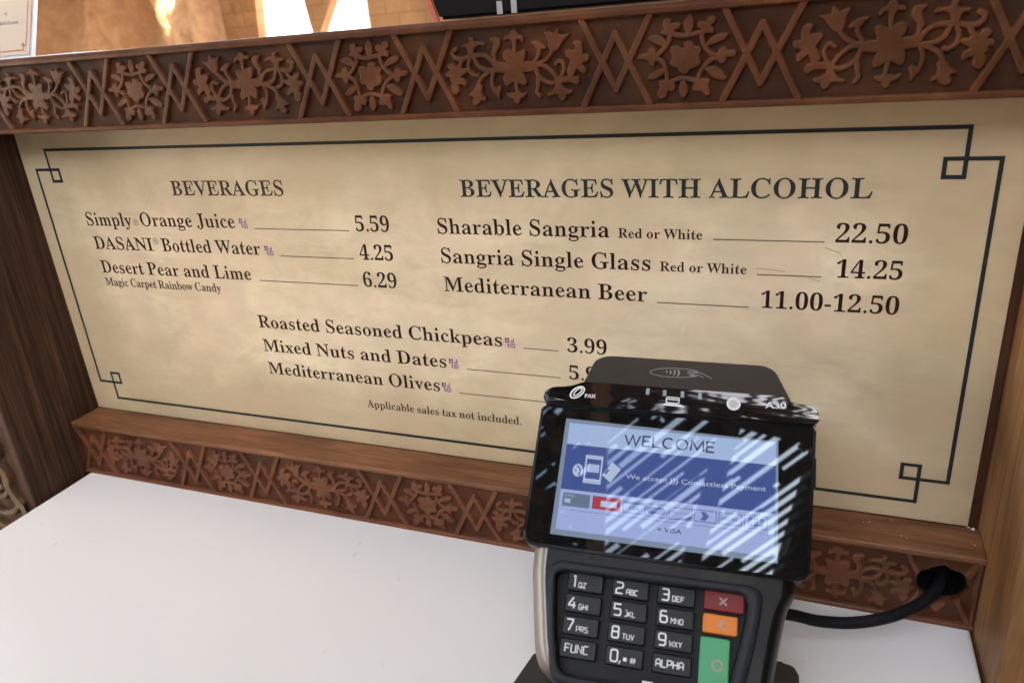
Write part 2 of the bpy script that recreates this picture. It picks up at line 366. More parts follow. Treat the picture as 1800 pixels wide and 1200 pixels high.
FONT['Q'] = (782,[[563,-169,520,-164,415,-141,370,-110,302,-34,279,0,205,39,145,91,100,154,70,226,57,289,55,371,68,446,96,515,128,564,178,617,227,651,312,693,373,704,428,702,475,690,557,651,605,618,655,566,693,504,714,448,726,387,728,313,717,241,692,174,665,129,622,78,563,33,510,4,488,1,488,-13,495,-31,512,-53,534,-75,570,-99,619,-114,662,-112,712,-102,735,-104,743,-140,725,-154,680,-165],[395,8,428,8,440,13,468,42,489,54,512,76,537,115,555,159,568,211,576,271,579,339,576,406,566,471,544,541,522,581,497,612,468,634,436,644,387,650,353,647,322,639,292,624,266,598,245,563,227,519,214,467,206,407,203,339,206,272,215,212,229,161,249,117,273,81,314,42,359,16]])
FONT['R'] = (704,[[18,-6,17,30,36,40,88,44,103,52,120,86,122,120,122,295,113,330,122,369,121,585,108,621,100,629,87,634,36,638,18,649,19,683,44,691,114,678,263,678,323,688,378,684,487,650,567,602,595,565,605,534,609,498,602,451,593,430,565,396,523,367,462,335,477,303,633,74,667,44,705,40,721,30,720,-5,690,-12,641,3,568,14,529,0,507,6,502,22,362,238,333,266,304,307,297,311,286,308,271,316,260,292,262,86,282,49,294,44,347,40,365,31,365,-6,335,-13,266,0,112,0,48,-13],[271,348,285,357,294,358,336,343,357,344,420,382,449,423,463,478,461,536,446,582,433,601,410,620,378,629,334,632,285,632,271,622,260,588,260,373]])
FONT['S'] = (581,[[61,-18,57,4,72,28,74,38,54,210,60,239,96,239,101,232,107,219,120,144,153,79,190,55,232,39,261,33,305,32,346,38,373,49,390,60,408,84,421,133,414,178,399,205,383,221,353,242,195,323,142,362,115,393,92,440,82,507,88,555,109,607,136,642,170,671,201,689,236,701,282,705,335,700,381,686,453,654,466,667,465,685,474,699,508,697,512,679,496,644,504,565,516,500,509,471,476,470,468,481,450,554,419,606,375,629,331,644,269,650,218,636,197,622,186,609,176,584,174,557,177,532,187,508,218,475,265,446,430,364,465,338,495,304,515,260,526,198,522,146,500,89,470,50,441,26,393,-2,351,-18,295,-24,235,-19,196,-8,122,23,112,22,105,16,105,-5,94,-21]])
FONT['T'] = (630,[[132,-6,132,31,151,40,205,44,219,49,229,60,242,97,242,625,231,644,214,634,131,625,105,613,84,593,70,567,55,485,42,474,30,484,17,474,5,488,4,497,23,629,18,658,22,673,21,666,36,662,76,672,209,689,259,678,368,678,408,688,442,687,556,672,591,662,606,666,605,673,609,658,604,629,624,497,622,487,611,472,601,479,586,472,573,484,558,568,544,594,522,614,496,626,408,634,392,645,382,625,381,96,394,59,404,47,473,40,493,31,493,-6,463,-14,429,-10,389,0,231,1,191,-10,162,-14]])
FONT['U'] = (733,[[369,-20,286,-8,223,16,177,49,145,95,126,156,121,204,119,585,106,621,98,629,85,634,34,638,16,649,17,683,47,691,111,678,264,677,333,691,363,683,364,649,344,638,283,633,273,624,259,597,259,189,270,121,282,95,298,73,339,45,393,36,445,40,476,48,503,61,526,78,544,100,558,126,575,195,581,617,566,631,503,638,483,649,484,683,514,691,588,677,632,678,681,690,711,683,712,648,690,638,648,632,636,626,631,617,635,558,634,236,623,148,607,100,570,44,518,5,451,-16]])
FONT['V'] = (637,[[315,-20,265,138,247,168,86,549,66,577,62,602,31,631,-8,638,-27,649,-25,682,4,690,92,666,132,678,215,679,275,692,299,691,320,683,320,647,296,638,236,635,222,621,216,601,230,559,366,232,385,210,390,243,530,617,527,629,519,635,462,638,439,648,440,683,465,692,495,690,549,668,633,691,663,683,664,649,647,639,603,633,583,615,567,549,439,215,413,167,386,135,348,-11,343,-20]])
FONT['W'] = (910,[[253,-17,208,167,188,208,65,570,49,594,46,617,37,626,17,637,-12,639,-29,649,-28,683,2,690,76,667,111,678,200,679,244,691,274,683,275,649,254,638,214,636,203,622,198,600,210,552,314,248,332,225,337,258,415,458,457,525,426,619,400,635,356,638,335,648,336,683,356,691,371,691,435,673,470,678,570,678,629,692,659,683,660,648,637,638,592,636,578,623,575,606,597,518,615,483,688,267,706,244,709,278,819,616,815,630,807,636,759,640,748,652,753,663,748,679,764,690,783,690,803,685,837,668,905,688,924,680,928,677,923,663,929,653,923,641,887,633,870,614,857,549,759,251,745,224,722,201,715,187,673,-3,666,-18,635,-18,630,-8,582,187,562,228,488,440,470,462,467,435,387,231,364,192,336,161,289,-8,284,-17]])
FONT['X'] = (701,[[12,-5,12,31,34,40,85,49,124,76,156,138,256,278,269,293,296,310,291,324,273,342,262,369,160,527,134,552,124,586,74,632,31,639,15,649,16,683,46,690,95,676,170,664,204,677,269,679,318,692,348,692,369,684,369,648,345,639,289,637,277,627,273,609,287,578,372,446,394,430,402,455,510,616,510,625,502,635,453,638,430,648,431,683,451,691,475,690,525,670,652,692,667,691,687,683,688,647,664,638,600,629,560,602,533,548,447,422,411,394,415,380,436,359,447,330,558,154,587,126,596,91,641,47,696,31,696,-5,666,-12,622,2,553,13,518,1,444,-1,395,-13,370,-13,350,-6,349,31,371,40,427,44,437,52,443,73,423,115,337,253,312,273,304,248,202,105,180,67,181,53,192,43,244,40,264,31,264,-6,244,-13,219,-12,205,-8,180,6,165,9,42,-13]])
FONT['Y'] = (634,[[146,-6,145,30,164,40,216,44,228,49,248,86,249,269,103,538,78,564,72,596,31,632,-15,639,-25,649,-24,683,5,689,109,666,144,677,219,679,268,691,293,691,313,684,313,647,291,638,235,636,225,628,221,611,229,588,348,358,370,335,377,361,495,556,522,607,521,622,512,633,451,638,433,649,434,684,459,692,483,690,537,669,586,676,630,689,658,683,659,649,646,638,606,631,575,604,562,564,542,525,423,329,395,304,388,288,390,86,410,49,422,44,475,40,493,31,493,-6,463,-13,394,0,240,0,176,-13]])
FONT['Z'] = (658,[[27,-4,31,21,91,90,101,118,119,142,404,609,412,628,412,641,387,631,254,629,211,625,182,616,153,597,132,567,105,478,92,470,79,474,61,467,56,497,91,643,91,672,90,668,105,666,248,684,382,687,427,678,471,677,506,665,590,683,608,681,606,660,547,590,535,562,232,70,226,42,253,50,439,54,476,62,509,77,537,98,563,136,591,233,604,246,619,242,636,248,642,233,641,213,599,40,604,3,576,11,402,-5,248,-7,164,1,129,13,75,4,45,-5]])
FONT['a'] = (512,[[379,-14,349,-11,337,-5,297,47,297,38,290,27,254,9,180,-9,142,-12,91,-3,48,48,41,70,41,100,69,170,88,184,121,196,210,247,267,268,298,262,304,272,304,334,299,366,279,392,249,399,196,398,155,386,152,369,171,337,175,320,169,299,153,284,136,277,115,275,69,290,60,306,57,328,68,364,86,385,130,415,155,443,180,451,216,456,269,450,376,405,394,391,414,361,427,307,428,64,432,53,442,47,460,61,478,60,480,49,490,38,490,33,485,21,432,-4],[225,51,263,72,293,71,305,85,305,216,297,235,282,220,200,185,177,155,167,116,173,75,195,51,215,48]])
FONT['b'] = (537,[[61,-17,58,3,74,58,73,587,71,614,64,627,51,635,23,635,11,651,17,663,11,681,32,694,77,680,181,679,201,672,195,674,192,657,196,611,197,409,204,391,207,388,209,405,222,416,282,437,340,439,401,420,442,389,473,346,493,293,499,243,494,172,473,108,437,54,388,14,315,-18,286,-22,255,-20,205,-3,156,43,133,30,90,-14,81,-19],[272,29,311,32,329,41,343,56,363,106,373,178,373,262,360,329,350,350,333,370,313,382,294,386,269,382,239,365,208,368,202,360,197,336,199,71,211,52,232,40]])
FONT['c'] = (437,[[232,-9,185,-2,153,9,124,27,90,59,64,98,50,131,40,181,38,222,43,263,55,301,72,336,104,377,133,402,198,445,230,455,260,457,291,449,376,401,394,381,402,366,404,325,391,304,357,293,331,294,316,301,305,314,300,334,300,374,290,396,278,401,237,400,208,391,193,381,181,365,169,333,159,260,164,187,181,128,197,102,217,81,239,65,277,53,304,53,327,59,357,75,382,96,404,103,413,91,429,84,425,67,416,56,388,33,351,13,281,-7]])
FONT['d'] = (551,[[208,-11,156,0,120,19,82,57,60,95,43,152,39,204,43,263,57,314,79,358,108,393,143,419,184,436,217,442,261,439,299,426,324,411,332,402,331,389,337,397,341,416,340,610,324,630,276,634,256,646,257,686,287,696,341,680,473,677,464,634,465,83,469,65,479,54,512,52,520,47,526,38,517,27,526,15,508,4,469,11,400,1,365,1,338,-19,327,-19,325,-9,346,27,343,40,332,53,334,38,329,29,291,2,259,-8],[255,42,276,53,297,70,327,74,341,104,342,336,331,367,298,367,275,381,249,388,230,386,210,375,194,358,184,338,170,284,166,193,172,127,189,76,205,55,220,45,237,41]])
FONT['e'] = (448,[[229,-9,182,-2,150,9,112,34,82,67,58,110,46,147,39,203,41,241,34,268,42,298,82,361,113,395,195,447,221,455,244,457,272,452,289,445,344,407,377,373,393,346,405,315,420,261,420,231,337,245,322,243,298,226,283,222,199,222,172,231,166,216,166,193,172,161,188,116,207,88,226,73,271,58,297,57,322,63,354,84,383,113,402,120,409,106,426,101,426,89,419,74,396,50,351,19,280,-5],[171,264,202,274,280,274,299,267,307,289,304,334,295,371,284,389,262,398,228,401,205,395,193,386,183,373,170,334,164,282]])
FONT['f'] = (318,[[17,-5,16,25,31,36,64,36,76,41,85,58,87,84,86,374,82,387,53,380,23,383,23,431,53,434,82,427,87,447,88,523,92,558,107,602,132,638,166,665,235,704,259,708,287,706,315,679,345,662,365,642,382,611,385,584,382,556,370,533,340,520,324,519,300,528,284,553,283,583,298,634,290,646,235,643,222,629,214,596,211,453,216,427,249,434,304,431,304,383,244,380,216,387,212,374,209,56,215,46,225,40,242,36,283,36,303,26,303,-5,272,-13,204,0,91,0,42,-12]])
FONT['g'] = (487,[[217,-197,152,-190,95,-172,54,-148,35,-129,27,-115,26,-91,34,-78,71,-56,90,-40,105,-35,56,8,36,42,41,71,52,90,77,114,132,150,151,153,91,192,64,221,54,237,43,274,42,294,49,337,66,366,99,397,208,454,234,457,261,454,310,430,342,419,471,421,458,394,461,381,467,374,448,370,396,373,422,312,425,274,416,235,388,196,345,166,268,136,230,132,195,141,185,140,150,107,145,91,148,80,157,72,185,62,350,56,393,47,424,33,448,8,464,-49,463,-76,455,-101,421,-145,378,-174,317,-190],[234,183,271,186,287,201,302,240,306,292,304,362,299,375,270,397,234,401,199,397,182,384,166,345,161,292,166,240,182,201,202,183],[239,-147,321,-139,370,-121,390,-102,394,-83,389,-64,369,-48,333,-41,141,-38,132,-45,124,-65,108,-84,106,-103,113,-118,128,-131,159,-141]])
FONT['h'] = (567,[[22,-5,21,26,39,37,71,37,81,43,88,55,90,359,86,606,80,624,73,632,36,637,27,652,33,664,27,681,48,695,92,680,200,679,215,672,209,674,206,662,211,606,211,392,215,379,221,370,219,380,225,391,258,413,326,438,362,444,380,440,428,416,459,391,469,372,481,323,482,53,497,37,531,36,547,26,546,-5,521,-12,476,0,366,0,321,-12,296,-5,295,27,311,35,345,37,357,49,360,61,357,332,344,365,331,374,312,377,283,369,254,349,223,345,209,329,210,53,224,37,258,36,274,26,273,-5,248,-12,204,0,96,0,47,-12]])
FONT['i'] = (295,[[150,531,127,535,104,552,89,579,85,606,89,632,104,660,127,677,150,682,173,677,196,660,211,632,215,606,211,579,196,552,172,535],[22,-5,21,26,39,37,72,37,81,42,88,55,86,376,74,393,38,395,29,406,38,418,30,431,50,445,94,430,192,430,211,426,216,424,210,425,207,416,212,365,211,56,216,44,224,37,259,36,274,26,273,-4,248,-11,204,0,96,0,47,-12]])
FONT['j'] = (312,[[158,533,135,537,112,554,97,581,93,608,97,635,112,662,136,680,158,684,181,680,205,662,220,635,224,608,220,582,205,555,181,537],[53,-197,15,-193,-10,-171,-46,-150,-68,-124,-76,-94,-73,-75,-63,-60,-32,-49,-12,-48,17,-58,30,-76,30,-99,12,-131,19,-145,52,-147,80,-145,91,-135,99,-111,104,-45,103,368,100,381,87,392,44,395,33,407,39,417,33,430,48,444,58,446,108,430,217,429,232,423,224,425,221,416,228,346,228,-29,223,-76,208,-113,172,-150,90,-189]])
FONT['k'] = (534,[[21,-5,20,26,39,37,72,37,81,43,88,55,87,189,80,221,87,258,86,609,75,633,38,637,29,651,35,663,30,681,51,694,91,680,200,679,215,672,209,674,207,657,211,605,211,257,218,230,269,279,294,294,311,330,363,381,360,394,321,394,306,407,317,418,306,430,316,441,326,446,341,445,370,428,385,426,425,430,484,444,504,440,513,429,503,418,513,407,506,398,499,393,442,384,417,372,380,322,352,296,336,289,351,251,448,123,470,86,518,41,552,36,566,26,564,-4,540,-11,496,2,417,13,339,-12,308,-5,308,28,329,36,347,31,358,34,365,50,262,189,242,207,215,188,212,177,209,53,224,37,258,36,274,26,273,-5,248,-11,204,0,95,0,46,-12]])
FONT['l'] = (297,[[22,-5,21,26,39,37,72,37,81,42,88,55,86,608,82,624,71,635,39,637,29,651,35,663,29,681,50,695,94,680,201,679,216,672,210,674,207,662,212,594,211,56,216,44,224,37,259,36,274,26,273,-4,248,-11,204,0,96,0,47,-12]])
FONT['m'] = (825,[[22,-5,21,26,39,37,71,37,81,43,88,55,88,357,84,378,77,389,64,395,38,394,27,407,33,417,27,431,43,444,52,444,91,430,189,430,208,426,213,424,207,425,205,416,208,389,219,368,217,378,222,389,255,412,324,440,375,442,435,409,477,364,476,373,481,386,515,410,585,438,626,443,648,437,704,406,728,372,740,323,741,293,740,53,754,37,788,36,804,26,803,-5,778,-12,729,0,626,0,582,-11,557,-5,556,26,571,36,605,38,620,53,617,332,604,365,591,374,575,377,544,369,515,347,485,343,474,331,474,53,487,38,521,36,536,26,535,-5,510,-11,471,0,361,0,317,-11,292,-5,291,26,306,36,340,38,349,44,354,56,353,335,335,368,321,375,307,377,281,370,254,350,220,345,207,329,209,54,221,38,255,36,270,26,268,-4,244,-11,205,0,96,0,47,-12]])
FONT['n'] = (567,[[22,-5,21,26,39,37,71,37,81,43,88,55,89,361,83,380,73,392,36,396,27,407,33,417,27,431,48,445,92,430,205,428,215,424,209,425,206,412,210,389,220,371,222,388,245,406,274,421,343,442,376,442,445,405,469,372,481,323,482,53,497,37,531,36,547,26,546,-5,521,-12,476,0,366,0,321,-12,296,-5,295,27,311,35,345,37,357,49,360,61,357,332,350,356,340,368,326,375,309,377,283,369,257,351,223,345,209,329,210,53,224,37,258,36,274,26,273,-5,248,-12,204,0,96,0,47,-12]])
FONT['o'] = (501,[[251,-24,221,-21,190,-11,137,19,99,51,76,79,53,124,40,173,38,213,40,254,49,292,63,327,91,368,126,401,194,444,221,455,250,459,279,455,306,444,373,402,409,369,436,329,451,294,460,255,463,213,460,171,451,133,436,98,409,58,374,25,319,-7,285,-20],[251,26,294,35,308,45,318,62,331,117,336,213,331,306,316,366,306,384,292,395,251,402,208,394,194,384,184,366,169,306,164,214,169,122,184,62,194,45,208,35]])
FONT['p'] = (553,[[21,-192,20,-160,41,-152,70,-150,80,-143,85,-133,90,55,86,363,82,382,75,391,36,396,27,408,33,417,28,431,49,444,89,431,188,430,203,426,208,424,202,426,200,417,205,382,214,366,210,370,211,383,234,407,257,422,307,439,343,442,365,438,423,414,455,387,480,352,499,309,509,261,511,207,505,152,490,103,468,61,438,28,412,9,382,-4,350,-10,292,-8,262,-1,224,22,219,34,221,43,215,35,211,17,212,-133,231,-148,280,-151,300,-161,299,-191,274,-199,210,-186,91,-187,46,-198],[291,42,310,41,328,46,356,70,375,115,384,177,383,267,370,335,348,369,333,379,311,385,278,376,253,354,224,345,214,327,211,307,210,93,218,71,225,64,255,62]])
FONT['q'] = (542,[[255,-191,254,-160,277,-151,327,-148,343,-135,340,26,332,39,330,21,302,4,257,-7,211,-10,178,-5,148,4,121,19,97,39,77,63,61,92,44,148,41,229,56,297,79,344,111,384,151,415,220,449,265,456,305,448,345,425,383,386,410,401,453,448,459,451,479,450,482,425,466,370,467,-121,472,-140,482,-150,514,-151,533,-161,532,-191,507,-198,463,-187,349,-186,285,-199],[266,45,300,63,332,61,340,80,342,351,335,369,307,388,279,398,248,399,221,393,204,381,181,340,168,273,166,178,175,116,194,72,225,47,245,42]])
FONT['r'] = (428,[[22,-5,21,26,37,36,67,36,75,40,88,70,89,335,85,377,73,394,38,395,29,406,38,418,30,431,51,444,90,431,193,430,212,424,206,426,204,412,209,367,218,350,216,367,231,384,264,396,320,428,340,433,363,432,390,425,404,416,414,403,420,387,412,343,396,324,374,317,347,319,334,328,308,356,289,362,273,356,256,336,227,325,218,311,213,276,212,53,228,39,278,37,300,27,299,-5,269,-13,205,0,91,0,47,-12]])
FONT['s'] = (429,[[225,-22,161,-13,126,1,106,15,94,11,88,-9,76,-12,62,-7,53,-11,47,-3,46,6,58,38,42,128,52,147,66,140,80,147,92,136,104,86,121,57,184,34,224,29,264,38,281,53,290,81,286,108,264,135,132,203,88,239,74,259,65,289,64,317,70,351,84,382,108,409,151,439,178,452,214,457,249,453,286,440,317,420,328,424,333,440,341,448,364,447,370,429,360,393,375,325,365,305,349,309,338,305,326,315,313,364,301,379,288,385,237,399,199,399,171,392,154,369,153,339,170,313,201,293,292,250,328,229,357,199,372,160,376,117,373,91,365,67,346,36,318,11,284,-9]])
FONT['t'] = (340,[[184,-13,135,-6,101,26,89,47,81,99,81,377,77,391,39,382,28,384,28,390,32,414,56,439,87,452,127,505,164,575,178,617,189,631,218,629,224,608,213,551,205,453,211,427,245,436,310,431,310,385,240,382,212,389,208,377,206,114,209,79,215,67,225,58,250,56,263,63,289,96,306,107,318,96,336,93,337,80,323,52,296,26,245,-1]])
FONT['u'] = (558,[[195,-14,154,-7,139,8,111,22,89,56,78,119,75,376,60,392,25,396,16,407,22,417,16,431,37,445,77,431,186,430,206,424,200,425,197,416,202,365,203,94,208,76,220,60,252,49,281,58,308,75,338,78,349,89,347,372,343,384,329,393,292,395,281,407,287,417,281,431,297,444,306,445,350,431,458,430,477,424,470,425,468,416,473,361,472,77,479,61,487,54,527,53,536,41,527,29,536,17,518,6,478,14,412,4,377,4,347,-20,334,-20,332,-9,350,17,354,30,351,43,340,55,337,35,305,13,228,-10]])
FONT['v'] = (456,[[211,-15,170,111,75,325,67,359,34,390,4,394,-10,403,-8,436,16,443,51,428,85,420,125,430,180,431,219,447,250,437,250,403,228,394,195,397,183,389,181,381,259,188,275,169,278,198,359,383,352,393,317,394,300,406,304,417,300,433,318,445,327,446,376,424,400,429,430,442,439,441,454,430,450,421,456,407,447,395,421,392,404,380,399,344,326,171,318,160,293,144,284,132,244,-6,239,-15]])
FONT['w'] = (647,[[181,-15,174,-2,140,120,122,153,58,309,39,367,15,391,-10,395,-21,403,-20,435,4,440,33,427,68,420,102,430,157,431,186,444,211,436,211,402,193,393,169,396,162,392,159,383,231,195,248,175,250,200,280,269,290,280,316,295,325,325,312,373,301,385,286,395,262,395,244,405,245,437,265,445,275,444,309,425,329,418,368,430,427,431,461,444,486,436,486,402,468,393,444,395,430,381,445,320,486,211,500,194,504,224,576,387,570,395,536,396,527,407,531,417,527,434,550,445,589,425,609,427,643,442,664,431,660,421,666,406,654,396,633,394,623,385,618,350,553,199,515,168,471,34,464,-3,455,-16,428,-16,422,-7,416,35,389,144,346,257,332,274,331,248,299,176,289,164,265,149,257,137,215,-6,209,-15]])
FONT['x'] = (475,[[6,-1,10,12,5,22,13,33,55,44,77,57,98,98,152,165,162,175,188,189,184,206,165,228,88,351,46,387,13,395,0,403,2,435,26,442,65,429,133,418,168,429,197,432,231,446,256,436,257,403,234,393,210,397,201,382,253,300,273,285,281,308,351,389,344,396,310,394,297,406,302,417,297,433,309,442,329,445,369,426,398,430,443,444,465,433,461,422,466,408,455,396,417,388,398,377,378,340,324,275,290,255,294,238,311,221,377,119,394,86,440,39,452,34,466,35,481,25,479,-4,455,-10,420,2,351,13,256,-12,225,-5,225,28,250,37,280,34,286,46,272,75,225,143,205,158,197,135,123,41,132,33,159,35,170,31,178,22,173,12,178,-3,155,-13,111,5,27,-11]])
FONT['y'] = (447,[[78,-180,43,-174,16,-158,0,-132,-3,-112,0,-99,29,-68,47,-62,71,-64,89,-72,99,-83,108,-128,117,-132,131,-129,152,-107,174,-74,205,-7,204,7,172,109,153,141,75,320,66,360,29,393,4,394,-12,404,-9,418,-12,436,13,444,48,429,87,419,127,430,177,431,216,445,246,437,247,403,228,393,192,396,184,392,180,381,259,184,276,164,277,189,354,386,347,395,310,395,299,405,306,418,299,433,317,445,327,446,372,423,396,428,421,440,436,438,446,430,440,418,448,404,436,396,416,392,403,382,395,337,329,168,321,156,297,140,289,128,256,11,249,-35,218,-107,188,-147,163,-167]])
FONT['z'] = (436,[[17,-2,19,19,73,82,88,116,243,370,250,388,250,398,230,389,149,387,114,382,95,366,76,305,67,297,52,303,36,297,29,323,49,394,50,427,72,424,141,439,191,442,230,442,325,418,410,432,407,404,364,352,348,318,192,59,187,40,187,34,205,42,281,45,325,53,341,65,353,82,373,142,385,152,397,148,414,151,421,125,396,36,395,4,379,8,281,-6,211,-8,142,1,108,12,34,-3]])
FONT['0'] = (559,[[280,-9,224,-3,176,13,137,38,96,86,73,132,53,204,41,288,39,359,41,429,53,513,73,585,96,630,137,676,176,702,224,717,281,723,335,717,381,702,420,677,460,630,484,585,505,512,517,428,520,358,517,288,505,204,484,131,460,86,419,38,380,13,334,-3],[280,54,303,58,323,69,340,89,352,117,369,218,375,358,369,498,352,598,340,625,324,645,304,656,281,660,257,656,237,645,221,625,208,598,190,498,184,358,190,218,208,117,221,89,237,69,257,58]])
FONT['1'] = (559,[[97,0,97,53,208,58,222,69,232,99,233,609,230,621,224,617,152,540,126,523,106,518,81,522,56,540,45,587,137,624,267,714,290,718,375,715,370,663,376,629,374,101,386,69,401,57,510,53,510,0]])
FONT['2'] = (559,[[36,2,37,102,72,128,94,162,222,293,280,364,306,406,324,446,337,497,341,541,337,599,318,638,301,653,282,661,238,662,203,645,180,611,167,559,166,491,131,493,101,500,67,518,50,549,43,597,54,633,79,666,109,688,149,707,195,718,243,723,306,720,347,713,399,693,427,676,449,655,466,631,477,604,483,543,476,506,465,477,431,420,374,351,128,109,363,107,390,110,413,121,431,140,443,165,455,209,511,208,507,1,478,0,443,6,159,3,115,8]])
FONT['3'] = (559,[[243,-9,156,-1,121,9,84,26,58,47,40,71,32,97,32,126,40,152,51,166,78,172,112,187,117,137,131,106,153,84,191,65,236,59,278,64,316,82,341,109,358,150,364,207,358,248,337,285,311,310,264,333,220,339,143,339,142,352,144,398,222,399,256,405,271,411,305,439,324,469,336,505,339,559,333,601,311,640,285,658,244,664,211,654,191,637,174,606,167,575,161,512,162,517,149,521,106,528,79,527,66,532,49,555,40,597,43,619,57,648,83,675,107,691,153,710,190,718,280,722,343,713,394,694,447,657,471,621,480,593,483,547,479,520,464,484,441,452,410,424,333,380,414,351,447,330,468,311,487,289,500,262,507,230,508,193,504,157,491,115,470,80,435,46,392,21,353,6,299,-5]])
FONT['4'] = (559,[[180,0,180,53,249,58,272,67,283,76,294,115,292,188,67,191,14,187,15,247,30,266,49,307,241,626,274,658,298,712,433,711,428,635,432,595,433,249,539,251,540,214,539,187,434,188,432,115,442,79,454,67,480,57,531,53,531,0],[82,252,292,250,298,620,290,598,246,520]])
FONT['5'] = (559,[[245,-9,171,-3,107,18,67,48,54,66,45,91,44,125,54,154,120,180,121,149,131,117,145,95,164,76,182,67,212,59,245,59,272,65,304,80,331,108,350,149,357,194,356,252,346,293,328,325,302,348,269,362,231,369,179,367,143,360,122,362,106,353,62,369,93,713,385,711,440,706,467,711,473,534,447,540,421,535,403,590,394,601,383,605,154,606,139,418,202,430,275,432,322,426,383,407,433,377,460,351,488,303,498,264,501,206,494,155,478,113,449,70,410,38,365,14,305,-3]])
FONT['6'] = (559,[[293,-9,231,-1,177,21,131,57,102,94,73,157,59,214,50,305,55,379,50,406,70,499,90,557,118,608,152,651,193,685,242,709,299,722,357,722,423,708,455,693,478,676,493,655,502,626,503,608,495,576,484,566,446,551,389,539,382,610,373,633,360,651,348,660,327,666,296,663,273,653,252,636,233,612,210,564,190,480,184,400,239,427,302,436,362,433,397,424,427,411,454,392,478,368,503,325,517,272,519,208,513,165,502,126,475,75,450,45,419,22,383,5,341,-5],[296,55,320,59,335,67,353,86,364,104,379,157,383,239,375,299,357,341,330,367,305,376,287,378,256,372,192,346,180,331,189,216,209,135,223,105,248,74,266,62]])
FONT['7'] = (559,[[155,-7,156,9,187,45,433,606,146,606,129,598,113,575,103,505,45,505,50,713,124,710,437,713,471,708,525,713,524,665,513,649,505,615,254,15,248,3,205,2,170,-12]])
FONT['8'] = (559,[[273,-10,221,-6,176,3,137,18,96,45,72,69,49,107,39,138,34,182,42,234,65,276,113,320,179,361,112,414,88,442,71,473,61,506,57,542,61,582,74,619,103,662,149,695,216,717,285,724,350,717,402,700,442,672,478,624,492,581,494,549,490,513,483,492,466,465,442,441,360,387,445,335,488,294,508,262,517,239,525,189,522,150,512,115,496,84,459,45,410,16,370,2],[302,419,343,452,365,485,375,530,373,577,359,618,332,650,302,664,262,665,232,653,204,620,191,575,191,531,199,502,220,471,282,427],[278,47,310,50,329,57,346,67,368,89,382,113,390,137,392,194,383,223,358,256,322,283,244,323,202,288,176,250,162,201,163,153,176,109,202,74,236,53]])
FONT['9'] = (559,[[227,-9,190,-7,149,1,124,12,98,29,81,50,70,73,65,103,68,125,78,138,112,160,135,105,153,83,174,65,201,55,232,52,260,55,285,66,307,84,326,109,356,181,373,282,376,324,373,342,366,327,346,312,308,291,272,280,231,277,195,280,162,289,132,302,105,320,82,343,56,386,42,440,41,513,48,556,60,595,79,629,112,668,154,697,192,713,234,721,280,722,339,712,392,687,426,659,463,609,491,544,504,484,509,414,508,326,494,234,477,174,452,121,420,75,380,38,332,10,276,-5],[274,346,303,351,334,371,360,379,378,413,371,514,353,587,340,613,317,641,299,652,270,658,243,654,227,645,201,616,182,565,176,488,180,431,195,389,220,361,236,352]])
FONT['.'] = (250,[[187,52,180,78,163,100,138,112,111,112,86,100,69,78,63,52,69,25,86,3,111,-8,138,-8,163,3,180,25]])
FONT['-'] = (323,[[281,265,42,265,42,176,281,176]])
